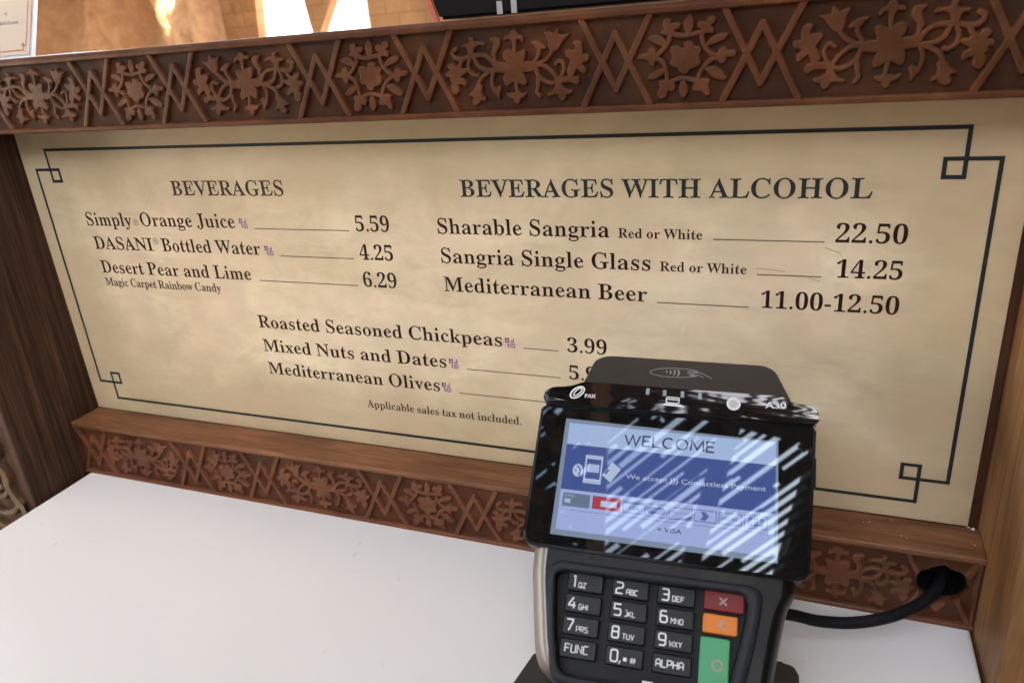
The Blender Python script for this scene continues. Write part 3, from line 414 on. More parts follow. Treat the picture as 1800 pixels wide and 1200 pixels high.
# carved motifs traced in tenths of a millimetre from the panel centre
MOTIF = {}
MOTIF['flp'] = [[-53, 71, -42, 78, -19, 73, 3, 63, 19, 78, 42, 85, 60, 78, 64, 62, 59, 45, 48, 31, 48, 6, 55, -15, 67, -31, 69, -51, 64, -71, 47, -75, 29, -64, 6, -57, -10, -67, -29, -79, -44, -76, -48, -60, -40, -40, -34, -22, -39, 1, -42, 27, -46, 47], [-108, 18, -89, 24, -29, 20, -25, -15, -75, -18, -103, -8], [35, 22, 88, 23, 118, 9, 115, -6, 92, -14, 38, -13], [-270, 134, -244, 133, -222, 138, -218, 161, -205, 152, -194, 143, -175, 151, -153, 153, -163, 131, -169, 112, -172, 86, -188, 67, -214, 74, -231, 96, -248, 117], [-154, 80, -143, 97, -122, 111, -97, 115, -81, 113, -96, 99, -111, 82, -124, 81], [-335, 72, -329, 97, -309, 105, -290, 97, -300, 82, -298, 64, -280, 64, -260, 67, -251, 56, -258, 41, -272, 26, -274, 11, -265, -6, -257, -32, -272, -47, -289, -36, -303, -17, -316, -24, -336, -39, -348, -35, -348, -19, -333, -2, -339, 10, -358, 13, -366, 29, -357, 41, -336, 43], [-312, -83, -311, -61, -295, -54, -255, -59, -218, -66, -228, -76, -259, -75, -280, -79, -303, -91], [-275, -117, -257, -112, -231, -100, -222, -82, -201, -83, -192, -99, -178, -116, -151, -125, -158, -133, -192, -130, -208, -133, -217, -152, -232, -158, -244, -145, -245, -132, -263, -131, -274, -125], [-117, -61, -101, -62, -98, -94, -92, -110, -95, -125, -114, -142, -119, -136, -106, -112, -114, -88], [-43, 122, -38, 139, -18, 150, -9, 164, 4, 170, 19, 164, 23, 152, 48, 145, 51, 132, 35, 134, 18, 130, 10, 113, -2, 114, -11, 130, -25, 131, -39, 119], [-37, -120, -20, -119, -1, -112, 20, -115, 40, -119, 60, -112, 55, -128, 37, -137, 22, -142, 21, -157, 7, -166, -6, -156, -10, -140, -31, -134], [77, 113, 77, 133, 93, 144, 126, 143, 120, 134, 109, 121, 115, 96, 124, 75, 121, 61, 106, 72, 84, 98], [159, 114, 174, 128, 210, 132, 217, 148, 230, 154, 240, 151, 234, 140, 238, 127, 276, 120, 279, 112, 259, 109, 248, 91, 246, 67, 228, 66, 214, 103, 189, 117], [325, 23, 332, 36, 354, 39, 367, 32, 362, 18, 350, 6, 369, 0, 382, -10, 374, -22, 357, -23, 361, -36, 352, -52, 359, -73, 347, -102, 334, -105, 319, -95, 316, -75, 318, -60, 300, -59, 280, -68, 274, -58, 281, -41, 300, -30, 292, -19, 265, -3, 265, 9, 290, 10, 302, 29, 316, 26], [88, -88, 99, -79, 112, -90, 126, -82, 126, -100, 113, -120, 101, -139, 96, -114], [188, -78, 207, -64, 223, -77, 237, -96, 263, -115, 247, -119, 239, -131, 247, -152, 231, -163, 211, -153, 198, -140, 177, -145, 178, -134, 193, -122, 195, -99]]
MOTIF['fls'] = [[22, [-97, 7, -137, 5, -171, -16, -199, -51, -203, -67]], [22, [-203, -67, -176, -79, -136, -65, -113, -41, -100, -10]], [22, [-108, 13, -139, 23, -171, 46, -188, 70]], [24, [-96, 25, -117, 57, -122, 90]], [26, [-275, 0, -284, -26, -272, -53, -239, -62]], [22, [-201, 10, -215, 20, -233, 16, -241, -4, -237, -28, -222, -55, -210, -72]], [38, [-211, -67, -210, -109]], [24, [-102, -21, -111, -46, -109, -67]], [22, [5, 72, 3, 119]], [22, [6, -55, 6, -84, 0, -114]], [22, [59, 20, 92, 23, 109, 42, 108, 72]], [24, [108, 7, 132, 45, 167, 67, 218, 69]], [24, [114, -4, 161, 1, 197, 16, 216, 49, 222, 73]], [27, [218, 69, 260, 63, 302, 58, 328, 71, 333, 94, 314, 106]], [22, [244, 52, 254, 22, 247, -7, 225, -23, 207, -23]], [26, [284, 59, 296, 34, 313, 14]], [22, [119, -6, 134, -50, 130, -80, 121, -105]], [24, [115, -6, 154, -16, 184, -33, 201, -54, 206, -77]]]
MOTIF['rop'] = [[-68, 49, -44, 53, -15, 41, -7, 63, 11, 69, 27, 59, 33, 46, 56, 42, 64, 29, 54, 10, 60, -11, 58, -31, 37, -42, 10, -49, 5, -64, -16, -65, -32, -52, -38, -38, -59, -32, -70, -14, -62, 6, -70, 32], [-8, 118, -11, 147, 12, 177, 28, 154, 26, 120, 8, 102], [92, 49, 107, 76, 143, 90, 173, 86, 164, 69, 123, 55], [87, -48, 116, -44, 147, -56, 176, -88, 164, -100, 127, -90, 101, -69], [-26, -109, -10, -99, 6, -120, 7, -146, -9, -169, -26, -150], [-94, -41, -130, -46, -157, -63, -171, -81, -141, -82, -108, -66, -89, -51], [-168, 89, -146, 102, -119, 95, -92, 74, -97, 59, -130, 66], [-100, 161, -82, 167, -69, 159, -71, 147, -45, 147, -29, 141, -34, 127, -52, 121, -55, 106, -76, 103, -103, 107, -111, 117, -98, 126, -103, 142], [49, 143, 64, 149, 80, 143, 95, 162, 113, 163, 123, 147, 106, 127, 117, 109, 112, 95, 91, 99, 71, 93, 60, 106, 65, 118, 49, 126], [119, 6, 140, 14, 147, 29, 165, 33, 175, 20, 206, 18, 216, 7, 202, -4, 174, -5, 167, -27, 149, -31, 135, -15, 115, -9], [-218, 10, -206, 25, -173, 28, -168, 45, -151, 50, -138, 36, -138, 16, -130, 5, -143, -10, -146, -25, -163, -21, -173, 0, -201, 6], [-119, -94, -86, -95, -72, -106, -53, -107, -48, -123, -58, -138, -80, -135, -88, -158, -108, -168, -124, -162, -127, -141, -116, -120], [38, -112, 54, -94, 85, -93, 104, -99, 99, -114, 102, -140, 105, -161, 87, -164, 71, -144, 44, -143, 28, -134, 33, -119]]
MOTIF['ros'] = [[24, [-76, 108, -76, 78, -97, 49, -135, 13]], [24, [-135, 8, -103, -17, -89, -54, -83, -101]], [24, [-78, -104, -43, -90, -10, -86, 46, -99]], [24, [51, -107, 64, -62, 89, -28, 122, -7]], [24, [122, 3, 88, 32, 71, 63, 65, 100]], [24, [-66, 107, -34, 95, 8, 94, 65, 104]]]
_glyphs = {}
def glyph(ch):
    if ch not in _glyphs:
        adv, cs = FONT[ch]
        loops = [[Vector((c[2 * i] / 1000, c[2 * i + 1] / 1000, 0)) for i in range(len(c) // 2)] for c in cs]
        def inside(p, l):
            r = False
            for i in range(len(l)):
                a, b = l[i - 1], l[i]
                if (a.y > p.y) != (b.y > p.y) and p.x < (b.x - a.x) * (p.y - a.y) / (b.y - a.y) + a.x: r = not r
            return r
        depth = [sum(inside(l[0], o) for o in loops if o is not l) for l in loops]
        vs, ts = [], []
        for i, l in enumerate(loops):
            if depth[i] % 2: continue
            grp = [l] + [o for j, o in enumerate(loops) if depth[j] % 2 and inside(o[0], l)]
            b = len(vs); vs += [v for o in grp for v in o]
            ts += [tuple(b + q for q in t) for t in tessellate_polygon(grp)]
        _glyphs[ch] = (adv / 1000, vs, ts)
    return _glyphs[ch]

def text_on_sign(name, s, x0, z0, x1, z1, m, parent, cap=9.4, y=-0.00015):
    """one printed line on the sheet (plane Y = 0); cap = cap height in mm"""
    size = cap / 0.678
    advs = [0.25 if c == ' ' else glyph(c)[0] for c in s]
    nat = sum(advs) * size
    left = 0 if s[0] == ' ' else min(v.x for v in glyph(s[0])[1]) * size
    lastw = max(v.x for v in glyph(s[-1])[1]) - glyph(s[-1])[0]
    want = (x1 - x0)
    n = max(1, len(s) - 1)
    natw = nat - left + lastw * size
    k = 1.0
    track = (want - natw) / n
    lim = 0.006 * size
    if abs(track) > lim:                       # keep the spacing natural, let the letters give the rest
        t = math.copysign(lim, track)
        k = (want - t * n) / natw
        track = t
    verts, faces = [], []
    x = x0 - left * k
    z0 = (z0 + z1) / 2
    for c, a in zip(s, advs):
        if c != ' ':
            _, vs, ts = glyph(c)
            b = len(verts)
            verts += [((x + v.x * size * k) * 1e-3, y, (z0 + v.y * size) * 1e-3) for v in vs]
            faces += [tuple(b + i for i in t) for t in ts]
        x += a * size * k + track
    return mesh_obj(name, verts, faces, m, parent, flip_fix=False)

def catmull(pts, closed, per=5):
    P = [np.array(p, float) for p in pts]; n = len(P); out = []
    rng = range(n) if closed else range(n - 1)
    for i in rng:
        p1, p2 = P[i], P[(i + 1) % n]
        p0 = P[i - 1] if (closed or i > 0) else p1
        p3 = P[(i + 2) % n] if (closed or i + 2 < n) else p2
        for k in range(per):
            t = k / per
            out.append(0.5 * (2 * p1 + (p2 - p0) * t + (2 * p0 - 5 * p1 + 4 * p2 - p3) * t * t + (3 * p1 - p0 - 3 * p2 + p3) * t ** 3))
    if not closed: out.append(P[-1])
    return np.array(out)

def seg_dist(X, Z, A, B):
    d = B - A; L = max(1e-12, d @ d)
    t = np.clip(((X - A[0]) * d[0] + (Z - A[1]) * d[1]) / L, 0, 1)
    return np.hypot(X - A[0] - t * d[0], Z - A[1] - t * d[1])

def relief_mesh(name, polys, strokes, m, H=0.0022, step=0.0003, hole=None, mirror=False, smooth=True, edge=0.0008, grow=0.00022):
    """a carved motif standing proud of its panel: height field over the union of filled outlines and strokes"""
    pl = [catmull(p, True) if smooth else np.array(p, float) for p in polys]
    st = [(w, catmull(p, False) if smooth else np.array(p, float)) for w, p in strokes]
    allp = np.vstack(pl + [p for _, p in st])
    pad = 0.0024
    x = np.arange(allp[:, 0].min() - pad, allp[:, 0].max() + pad, step)
    z = np.arange(allp[:, 1].min() - pad, allp[:, 1].max() + pad, step)
    X, Z = np.meshgrid(x, z)
    sd = np.full(X.shape, -1.0)
    for p in pl:
        d = np.full(X.shape, 9.0); ins = np.zeros(X.shape, bool)
        for i in range(len(p)):
            A, B = p[i], p[(i + 1) % len(p)]
            d = np.minimum(d, seg_dist(X, Z, A, B))
            if A[1] != B[1]:
                c = ((A[1] > Z) != (B[1] > Z)) & (X < (B[0] - A[0]) * (Z - A[1]) / (B[1] - A[1]) + A[0])
                ins ^= c
        sd = np.maximum(sd, np.where(ins, d, -d))
    for w, p in st:
        for i in range(len(p) - 1):
            sd = np.maximum(sd, w / 2 - seg_dist(X, Z, p[i], p[i + 1]))
    sd = sd + grow
    if hole is not None: sd = np.minimum(sd, np.hypot(X - hole[0], Z - hole[1]) - hole[2])
    t = np.clip(sd / edge, 0, 1)
    h = np.where(sd >= 0, H * (0.45 + 0.55 * np.sqrt(1 - (1 - t) ** 2)), 0.45 * H + sd * 5.0)
    h = np.maximum(h, -0.0008)
    rg = np.random.RandomState(3)
    wob = np.kron(rg.rand(h.shape[0] // 6 + 1, h.shape[1] // 6 + 1), np.ones((6, 6)))[:h.shape[0], :h.shape[1]]
    h = h + (wob - 0.5) * 0.00010 * (sd > 0.0005)
    keep = sd > -0.0009
    idx = -np.ones(X.shape, int)
    cell = keep[:-1, :-1] & keep[1:, :-1] & keep[:-1, 1:] & keep[1:, 1:]
    used = np.zeros(X.shape, bool)
    used[:-1, :-1] |= cell; used[1:, :-1] |= cell; used[:-1, 1:] |= cell; used[1:, 1:] |= cell
    idx[used] = np.arange(used.sum())
    s = -1.0 if mirror else 1.0
    V = np.c_[X[used] * s, -h[used], Z[used]]
    a, b, c, d = idx[:-1, :-1][cell], idx[:-1, 1:][cell], idx[1:, 1:][cell], idx[1:, :-1][cell]
    F = np.c_[a, b, c, d] if not mirror else np.c_[d, c, b, a]
    me = bpy.data.meshes.new(name)
    me.from_pydata(V.tolist(), [], F.tolist())
    me.materials.append(m)
    me.polygons.foreach_set("use_smooth", [True] * len(me.polygons))
    me.update()
    return me

def place(me, name, loc, parent):
    o = bpy.data.objects.new(name, me)
    o.location = loc
    return link(o, parent)

def profile_bar(name, prof, x0, x1, m, parent):
    """closed (y, z) profile swept along X"""
    n = len(prof)
    vs = [(x0, y, z) for y, z in prof] + [(x1, y, z) for y, z in prof]
    fs = [(i, (i + 1) % n, n + (i + 1) % n, n + i) for i in range(n)] + [tuple(range(n)), tuple(range(2 * n - 1, n - 1, -1))]
    return mesh_obj(name, vs, fs, m, parent, flip_fix=True)

def tube_mesh(name, pts, r, m, parent=None, sides=16, label=None):
    P = [Vector(p) for p in catmull(pts, False, 8)]
    vs, fs = [], []
    nrm = Vector((0, 0, 1))
    for i, p in enumerate(P):
        t = (P[min(i + 1, len(P) - 1)] - P[max(i - 1, 0)]).normalized()
        a = t.cross(nrm).normalized(); b = a.cross(t).normalized()
        for k in range(sides):
            an = 2 * math.pi * k / sides
            vs.append(p + a * math.cos(an) * r + b * math.sin(an) * r)
    for i in range(len(P) - 1):
        for k in range(sides):
            k2 = (k + 1) % sides
            fs.append((i * sides + k, i * sides + k2, (i + 1) * sides + k2, (i + 1) * sides + k))
    fs += [tuple(range(sides - 1, -1, -1)), tuple(range((len(P) - 1) * sides, len(P) * sides))]
    return mesh_obj(name, vs, fs, m, parent, smooth=True, flip_fix=True)

# ================================================================== SETTING: counter and ground
COUNTER_Z = -0.1541
tag(box('counter', M['counter'], None, -0.3070, 0.3150, -0.80, -0.012, COUNTER_Z - 0.03, COUNTER_Z, 0.0015), kind='structure')

def paving_mat():
    m, nt, b = new_mat('tan_paving')
    c = ramp(nt, mapped_noise(nt, 1.5, 6, 0.6), [(0.3, (0.30, 0.22, 0.14)), (0.7, (0.42, 0.33, 0.23))])
    nt.links.new(c, b.inputs['Base Color']); b.inputs['Roughness'].default_value = 0.85
    return m
g = mesh_obj('ground', [(-120, -120, -1.15), (120, -120, -1.15), (120, 120, -1.15), (-120, 120, -1.15)], [(0, 1, 2, 3)], paving_mat())
tag(g, kind='structure')

# ================================================================== WOODEN STAND
stand = empty('wooden_stand', (0, 0, -0.30), 'brown wooden counter surround with carved flower friezes above and below the menu', 'counter stand')
def under(o, parent):
    """parent while keeping world coordinates"""
    o.parent = parent
    o.matrix_parent_inverse = Matrix.Translation(-Vector(parent.location)) if parent.parent is None else Matrix.Identity(4)
    return o

FACE = -0.0243            # recessed background of the friezes
fl_p = [np.array(p).reshape(-1, 2) * 1e-4 for p in MOTIF['flp']]
fl_s = [(w * 6.4e-5, np.array(p).reshape(-1, 2) * 1e-4) for w, p in MOTIF['fls']]
ro_p = [np.array(p).reshape(-1, 2) * 1e-4 for p in MOTIF['rop']]
ro_s = [(w * 6.4e-5, np.array(p).reshape(-1, 2) * 1e-4) for w, p in MOTIF['ros']]
la_s = [(0.0029, np.array(p)) for p in ([(-0.0158, 0.0189), (0, -0.0120), (0.0158, 0.0189)], [(-0.0158, -0.0189), (0, 0.0123), (0.0158, -0.0189)])]

def frieze_meshes(m):
    return dict(f=relief_mesh('floral_carving', fl_p, fl_s, m, 0.0019, grow=0.0004), fm=relief_mesh('floral_carving', fl_p, fl_s, m, 0.0019, grow=0.0004, mirror=True),
                r=relief_mesh('rosette_carving', ro_p, ro_s, m, 0.0019, grow=0.0004),
                l=relief_mesh('lattice_carving', [], la_s, m, 0.0022, smooth=False))
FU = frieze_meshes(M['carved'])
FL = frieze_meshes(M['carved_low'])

def frieze(parent, F, zc, lat, y, skip_hole=None):
    """lat: list of lattice centres; alternate floral / rosette panels between them"""
    for k, (x, nxt) in enumerate(lat):
        if not (skip_hole and k == skip_hole): place(F['l'], 'lattice_carving', (x, y, zc), parent)
        if nxt is None: continue
        mid = x + nxt[1] / 2
        place(F[nxt[0]], {'f': 'floral_carving', 'm': 'floral_carving', 'r': 'rosette_carving'}[nxt[0][0]], (mid, y, zc), parent)

# --- upper beam
UB0, UB1 = -0.40, 0.44
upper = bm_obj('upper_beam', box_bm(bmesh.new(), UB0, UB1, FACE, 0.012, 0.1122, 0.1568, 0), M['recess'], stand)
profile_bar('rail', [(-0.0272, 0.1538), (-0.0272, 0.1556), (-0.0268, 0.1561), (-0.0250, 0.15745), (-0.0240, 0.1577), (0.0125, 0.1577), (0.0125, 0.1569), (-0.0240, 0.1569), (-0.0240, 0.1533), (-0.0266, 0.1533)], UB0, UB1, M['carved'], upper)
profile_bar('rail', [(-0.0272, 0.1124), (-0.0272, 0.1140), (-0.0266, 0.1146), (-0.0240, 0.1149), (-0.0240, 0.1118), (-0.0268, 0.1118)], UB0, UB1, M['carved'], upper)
UF = [(-0.3560, ('r', 0.0645)), (-0.2915, ('fm', 0.0985)), (-0.1930, ('r', 0.0645)), (-0.1285, ('f', 0.0985)), (-0.0300, ('r', 0.0645)), (0.0345, ('fm', 0.0985)), (0.1330, ('r', 0.0645)), (0.1975, ('f', 0.0985)), (0.2960, ('r', 0.0645)), (0.3605, None)]
frieze(upper, FU, 0.1340, UF, FACE)

# --- lower beam, with the drilled cable hole
HX, HZ, HR = 0.2990, -0.1290, 0.0112
LB0, LB1 = -0.3112, 0.3163
def beam_with_hole():
    bm = bmesh.new()
    z0, z1 = -0.1541, -0.1100
    n = 28
    rg = random.Random(2)
    ring = [Vector((HX + HR * (1 + rg.uniform(-.09, .10)) * math.cos(2 * math.pi * k / n) * 1.08, 0, HZ + HR * 0.92 * (1 + rg.uniform(-.09, .10)) * math.sin(2 * math.pi * k / n))) for k in range(n)]
    outer = [Vector((LB0, 0, z0)), Vector((LB1, 0, z0)), Vector((LB1, 0, z1)), Vector((LB0, 0, z1))]
    flat = outer + ring
    tris = tessellate_polygon([outer, ring])
    fv = [bm.verts.new((v.x, FACE, v.z)) for v in flat]
    for t in tris: bm.faces.new([fv[i] for i in t])
    bk = [bm.verts.new((v.x, -0.003, v.z)) for v in flat]
    for t in tris: bm.faces.new([bk[i] for i in reversed(t)])
    for a, b in [(0, 1), (1, 2), (2, 3), (3, 0)] + [(4 + i, 4 + (i + 1) % n) for i in range(n)]:
        bm.faces.new([fv[a], fv[b], bk[b], bk[a]])
    return bm
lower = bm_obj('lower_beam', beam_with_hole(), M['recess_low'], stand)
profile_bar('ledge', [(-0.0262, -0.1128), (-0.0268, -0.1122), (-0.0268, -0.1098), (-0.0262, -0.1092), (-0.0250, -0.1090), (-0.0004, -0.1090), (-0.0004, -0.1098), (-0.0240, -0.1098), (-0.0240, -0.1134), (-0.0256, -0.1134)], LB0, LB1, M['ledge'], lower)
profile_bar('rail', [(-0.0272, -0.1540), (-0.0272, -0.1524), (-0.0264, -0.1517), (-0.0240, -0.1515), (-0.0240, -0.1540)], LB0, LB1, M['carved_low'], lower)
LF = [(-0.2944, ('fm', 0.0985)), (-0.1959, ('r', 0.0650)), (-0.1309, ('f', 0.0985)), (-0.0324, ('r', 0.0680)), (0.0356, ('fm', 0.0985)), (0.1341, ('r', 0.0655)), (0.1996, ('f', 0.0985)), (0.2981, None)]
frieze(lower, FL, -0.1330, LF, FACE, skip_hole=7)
me = relief_mesh('lattice_carving', [], la_s, M['carved_low'], 0.0022, smooth=False, hole=(HX - 0.2981, HZ + 0.1330, 0.0122))
place(me, 'lattice_carving', (0.2981, FACE, -0.1330), lower)
profile_me = relief_mesh('end_rail', [], [(0.002, np.array([(0, -0.0195), (0, 0.0195)]))], M['carved_low'], 0.0022, smooth=False)
place(profile_me, 'end_rail', (0.3148, FACE, -0.1330), lower)

sv, sf = [], []
for k in range(24):
    a = 2 * math.pi * k / 24
    sv += [(HX + HR * 1.03 * math.cos(a), FACE + 0.0022, HZ + HR * 0.86 * math.sin(a)), (HX + HR * 1.0 * math.cos(a), -0.0032, HZ + HR * 0.84 * math.sin(a))]
sf = [(2 * k, 2 * k + 1, 2 * ((k + 1) % 24) + 1, 2 * ((k + 1) % 24)) for k in range(24)] + [tuple(2 * k + 1 for k in range(24))]
mesh_obj('hole_shade_sleeve', sv, sf, M['hole'], lower)  # black sleeve and end cap paint the deep shade inside the hole

# --- posts and back panel
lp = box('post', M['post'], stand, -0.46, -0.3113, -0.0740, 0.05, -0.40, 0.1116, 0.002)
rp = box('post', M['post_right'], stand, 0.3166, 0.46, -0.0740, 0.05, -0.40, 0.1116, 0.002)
lp['label'] = 'rough grained dark post left of the menu'
rp['label'] = 'smooth brown post right of the menu'
box('back_panel', M['back'], stand, -0.3110, 0.3163, 0.0035, 0.012, -0.1535, 0.1116)
sc_s = [(0.0085, np.array(p) * 1e-3) for p in ([(-332, -124), (-329, -131), (-331, -140), (-327, -150), (-322, -157), (-321, -166)],
        [(-340, -128), (-347, -134), (-344, -143), (-337, -141)], [(-331, -143), (-339, -150), (-347, -151), (-355, -147)], [(-326, -156), (-334, -163), (-345, -166), (-355, -163)],
        [(-322, -166), (-331, -176), (-345, -180), (-358, -177)])]
sc_s = [(w * (1.0 if i == 0 else 0.55), p) for i, (w, p) in enumerate(sc_s)]
sc_s.append((0.009, np.array([(-0.335, -0.100), (-0.329, -0.106), (-0.333, -0.113), (-0.345, -0.113)])))
place(relief_mesh('scroll_carving', [], sc_s, M['brass'], 0.0035, 0.0005, edge=0.002), 'scroll_carving', (0, -0.0741, 0), lp)

# everything above was built in world coordinates: keep it there under the empty
for o in stand.children: o.matrix_parent_inverse = Matrix.Translation(-Vector(stand.location))

# ================================================================== MENU BOARD
menu = empty('menu_board', (0, 0, -0.1088), 'cream parchment menu board headed beverages, set between the two carved friezes', 'menu')
bm = box_bm(bmesh.new(), -0.3112, 0.3116, 0.0, 0.0022, -0.1087, 0.1128, 0.00025, 1)
board = bm_obj('board_sheet', bm, M['parchment'], menu)
Wd, Hh, cc, ss, lw = 0.600, 0.19682, 0.01383, 0.01016, 0.00195
segs_h, segs_v = [], []
for sx in (0, 1):
    for sz in (0, 1):
        fx = (lambda a: a) if sx == 0 else (lambda a: Wd - a)
        fz = (lambda a: a) if sz == 0 else (lambda a: Hh - a)
        segs_h.append((fx(0), fx(cc + ss), fz(cc), fz(cc + lw)))
        segs_h.append((fx(cc), fx(cc + ss), fz(cc + ss - lw), fz(cc + ss)))
        segs_v.append((fx(cc), fx(cc + lw), fz(0), fz(cc + ss)))
        segs_v.append((fx(cc + ss - lw), fx(cc + ss), fz(cc), fz(cc + ss)))
segs_h += [(cc, Wd - cc, 0, lw), (cc, Wd - cc, Hh - lw, Hh)]
segs_v += [(0, lw, cc, Hh - cc), (Wd - lw, Wd, cc, Hh - cc)]
vs, fs = [], []
for lst, y in ((segs_h, -0.00012), (segs_v, -0.00020)):
    for x0, x1, z0, z1 in lst:
        x0, x1 = sorted((x0, x1)); z0, z1 = sorted((z0, z1))
        b = len(vs)
        vs += [(x - Wd / 2, y, z - Hh / 2) for x, z in ((x0, z0), (x1, z0), (x1, z1), (x0, z1))]
        fs.append((b, b + 1, b + 2, b + 3))
mesh_obj('border_line', vs, fs, M['ink_border'], menu)

TX = [('heading', 'BEVERAGES', -178.02, 65.6, -87.41, 65.9, 9.6, 'ink_brown'), ('heading', 'BEVERAGES WITH ALCOHOL', 34.84, 65.4, 248.59, 65.7, 9.6, 'ink_green'),
      ('menu_item', 'Simply', -264.13, 43.9, -221.22, 43.7, 9.4, 'ink_dark'), ('menu_item', 'Orange Juice', -212.84, 44.2, -130.94, 44.2, 9.4, 'ink_dark'),
      ('menu_item', 'DASANI', -262.83, 26.3, -207.13, 26.4, 9.2, 'ink_dark'), ('menu_item', 'Bottled Water', -198.9, 26.3, -114.58, 26.5, 9.2, 'ink_dark'),
      ('menu_item', 'Desert Pear and Lime', -262.59, 8.3, -126.65, 8.5, 9.3, 'ink_dark'), ('menu_note', 'Magic Carpet Rainbow Candy', -262.41, -1.6, -155.13, -1.6, 6.1, 'ink_dark'),
      ('menu_item', 'Sharable Sangria', 17.69, 43.7, 121.33, 43.8, 9.1, 'ink_dark'), ('menu_note', 'Red or White', 126.13, 43.7, 170.65, 43.7, 5.3, 'ink_dark'),
      ('menu_item', 'Sangria Single Glass', 17.91, 25.8, 143.55, 26.0, 9.1, 'ink_dark'), ('menu_note', 'Red or White', 148.6, 25.8, 193.42, 26.0, 5.3, 'ink_dark'),
      ('menu_item', 'Mediterranean Beer', 17.92, 7.9, 141.73, 8.1, 9.1, 'ink_dark'),
      ('menu_item', 'Roasted Seasoned Chickpeas', -128.85, -25.9, 52.86, -25.8, 9.1, 'ink_dark'), ('menu_item', 'Mixed Nuts and Dates', -128.71, -43.9, 13.29, -43.4, 9.1, 'ink_dark'),
      ('menu_item', 'Mediterranean Olives', -128.33, -61.3, 6.64, -60.8, 9.1, 'ink_dark'), ('tax_note', 'Applicable sales tax not included.', -50.62, -79.1, 61.83, -78.8, 5.6, 'ink_brown'),
      ('price', '5.59', -38.39, 43.9, -14.71, 44.0, 9.5, 'ink_dark'), ('price', '4.25', -38.58, 25.8, -14.81, 25.8, 9.5, 'ink_dark'), ('price', '6.29', -38.86, 7.9, -14.89, 8.1, 9.5, 'ink_dark'),
      ('price', '22.50', 234.31, 43.8, 265.77, 43.9, 9.3, 'ink_dark'), ('price', '14.25', 236.05, 25.9, 265.53, 26.1, 9.1, 'ink_dark'), ('price', '11.00-12.50', 201.25, 7.9, 265.88, 8.2, 9.1, 'ink_dark'),
      ('price', '3.99', 94.35, -26.1, 118.07, -25.9, 8.9, 'ink_dark'), ('price', '5.99', 94.66, -43.8, 118.37, -43.6, 8.9, 'ink_dark')]
for k, s, x0, z0, x1, z1, cap, mk in TX: text_on_sign(k, s, x0, z0, x1, z1, M[mk], menu, cap)
LD = [(-115.59, -43.25, 44.15), (-99.11, -43.13, 26.2), (-120.34, -43.15, 8.48), (176.15, 229.51, 44.0), (198.49, 229.41, 26.0), (146.87, 195.48, 7.87), (66.68, 88.91, -25.85), (27.19, 89.19, -43.4), (20.58, 90.63, -60.85)]
for x0, x1, z in LD:
    mesh_obj('leader_line', [(x * 1e-3, -0.00015, (z + dz) * 1e-3) for x, dz in ((x0, -.26), (x1, -.26), (x1, .26), (x0, .26))], [(0, 1, 2, 3)], M['ink_line'], menu)
MK = [(-127.29, 44.22), (-110.9, 26.3), (54.94, -26.2), (15.32, -43.6), (8.27, -60.9)]
for mx, mz in MK:
    q = 6.3
    vs, fs = [], []
    def cell(x0, z0, x1, z1, y=-0.00015):
        b = len(vs)
        vs.extend([((mx + x * q) * 1e-3, y, (mz + z * q) * 1e-3) for x, z in ((x0, z0), (x1, z0), (x1, z1), (x0, z1))])
        fs.append((b, b + 1, b + 2, b + 3))
    for c in [(0, .52, .14, 1), (.14, .86, .46, 1), (.14, .52, .46, .64), (.36, .64, .46, .86), (.2, .70, .30, .80),          # upper left block
              (.62, .55, .70, .76), (.70, .55, .84, .62), (.70, .70, .84, .76), (.84, .55, .92, 1),                          # d
              (.26, 0, .38, .42), (.18, .34, .26, .42),                                                                    # 1
              (.52, 0, .60, .46), (.60, .38, .92, .46), (.92, 0, 1, .46), (.60, 0, .92, .08), (.70, .14, .78, .32)]: cell(*c)
    mesh_obj('dining_mark', vs, fs, M['ink_purple'], menu)

def disc_ring(cx, cz, r0, r1, n=28):
    vs, fs = [], []
    for k in range(n):
        a = 2 * math.pi * k / n
        vs += [(cx + r0 * math.cos(a), cz + r0 * math.sin(a)), (cx + r1 * math.cos(a), cz + r1 * math.sin(a))]
    for k in range(n):
        k2 = (k + 1) % n
        fs.append((2 * k, 2 * k + 1, 2 * k2 + 1, 2 * k2))
    return vs, fs
for cx, cz in ((-217.2, 46.6), (-203.6, 33.6)):                     # registered marks
    v2, f2 = disc_ring(cx, cz, 2.0, 2.4)
    b = len(v2)
    v2 += [(cx - .85, cz - 1.2), (cx - .4, cz - 1.2), (cx - .4, cz + 1.2), (cx - .85, cz + 1.2),
           (cx - .4, cz + .8), (cx + .6, cz + .8), (cx + .6, cz + 1.2), (cx - .4, cz + 1.2), (cx - .4, cz - .1), (cx + .6, cz - .1), (cx + .6, cz + .3), (cx - .4, cz + .3),
           (cx + .6, cz - .1), (cx + .95, cz + .1), (cx + .95, cz + 1.0), (cx + .6, cz + 1.2), (cx + .1, cz - .1), (cx + .6, cz - 1.2), (cx + 1.05, cz - 1.2), (cx + .5, cz - .1)]
    f2 += [(b, b + 1, b + 2, b + 3), (b + 4, b + 5, b + 6, b + 7), (b + 8, b + 9, b + 10, b + 11), (b + 12, b + 13, b + 14, b + 15), (b + 16, b + 17, b + 18, b + 19)]
    mesh_obj('registered_mark', [(x * 1e-3, -0.00015, z * 1e-3) for x, z in v2], f2, M['ink_faint'], menu)
def scratch(pts, w=0.45):
    vs, fs = [], []
    for i, (x, z) in enumerate(pts):
        vs += [(x * 1e-3, -0.00013, (z - w / 2) * 1e-3), (x * 1e-3, -0.00013, (z + w / 2) * 1e-3)]
        if i: fs.append((2 * i - 2, 2 * i, 2 * i + 1, 2 * i - 1))
    return vs, fs
vs, fs = [], []
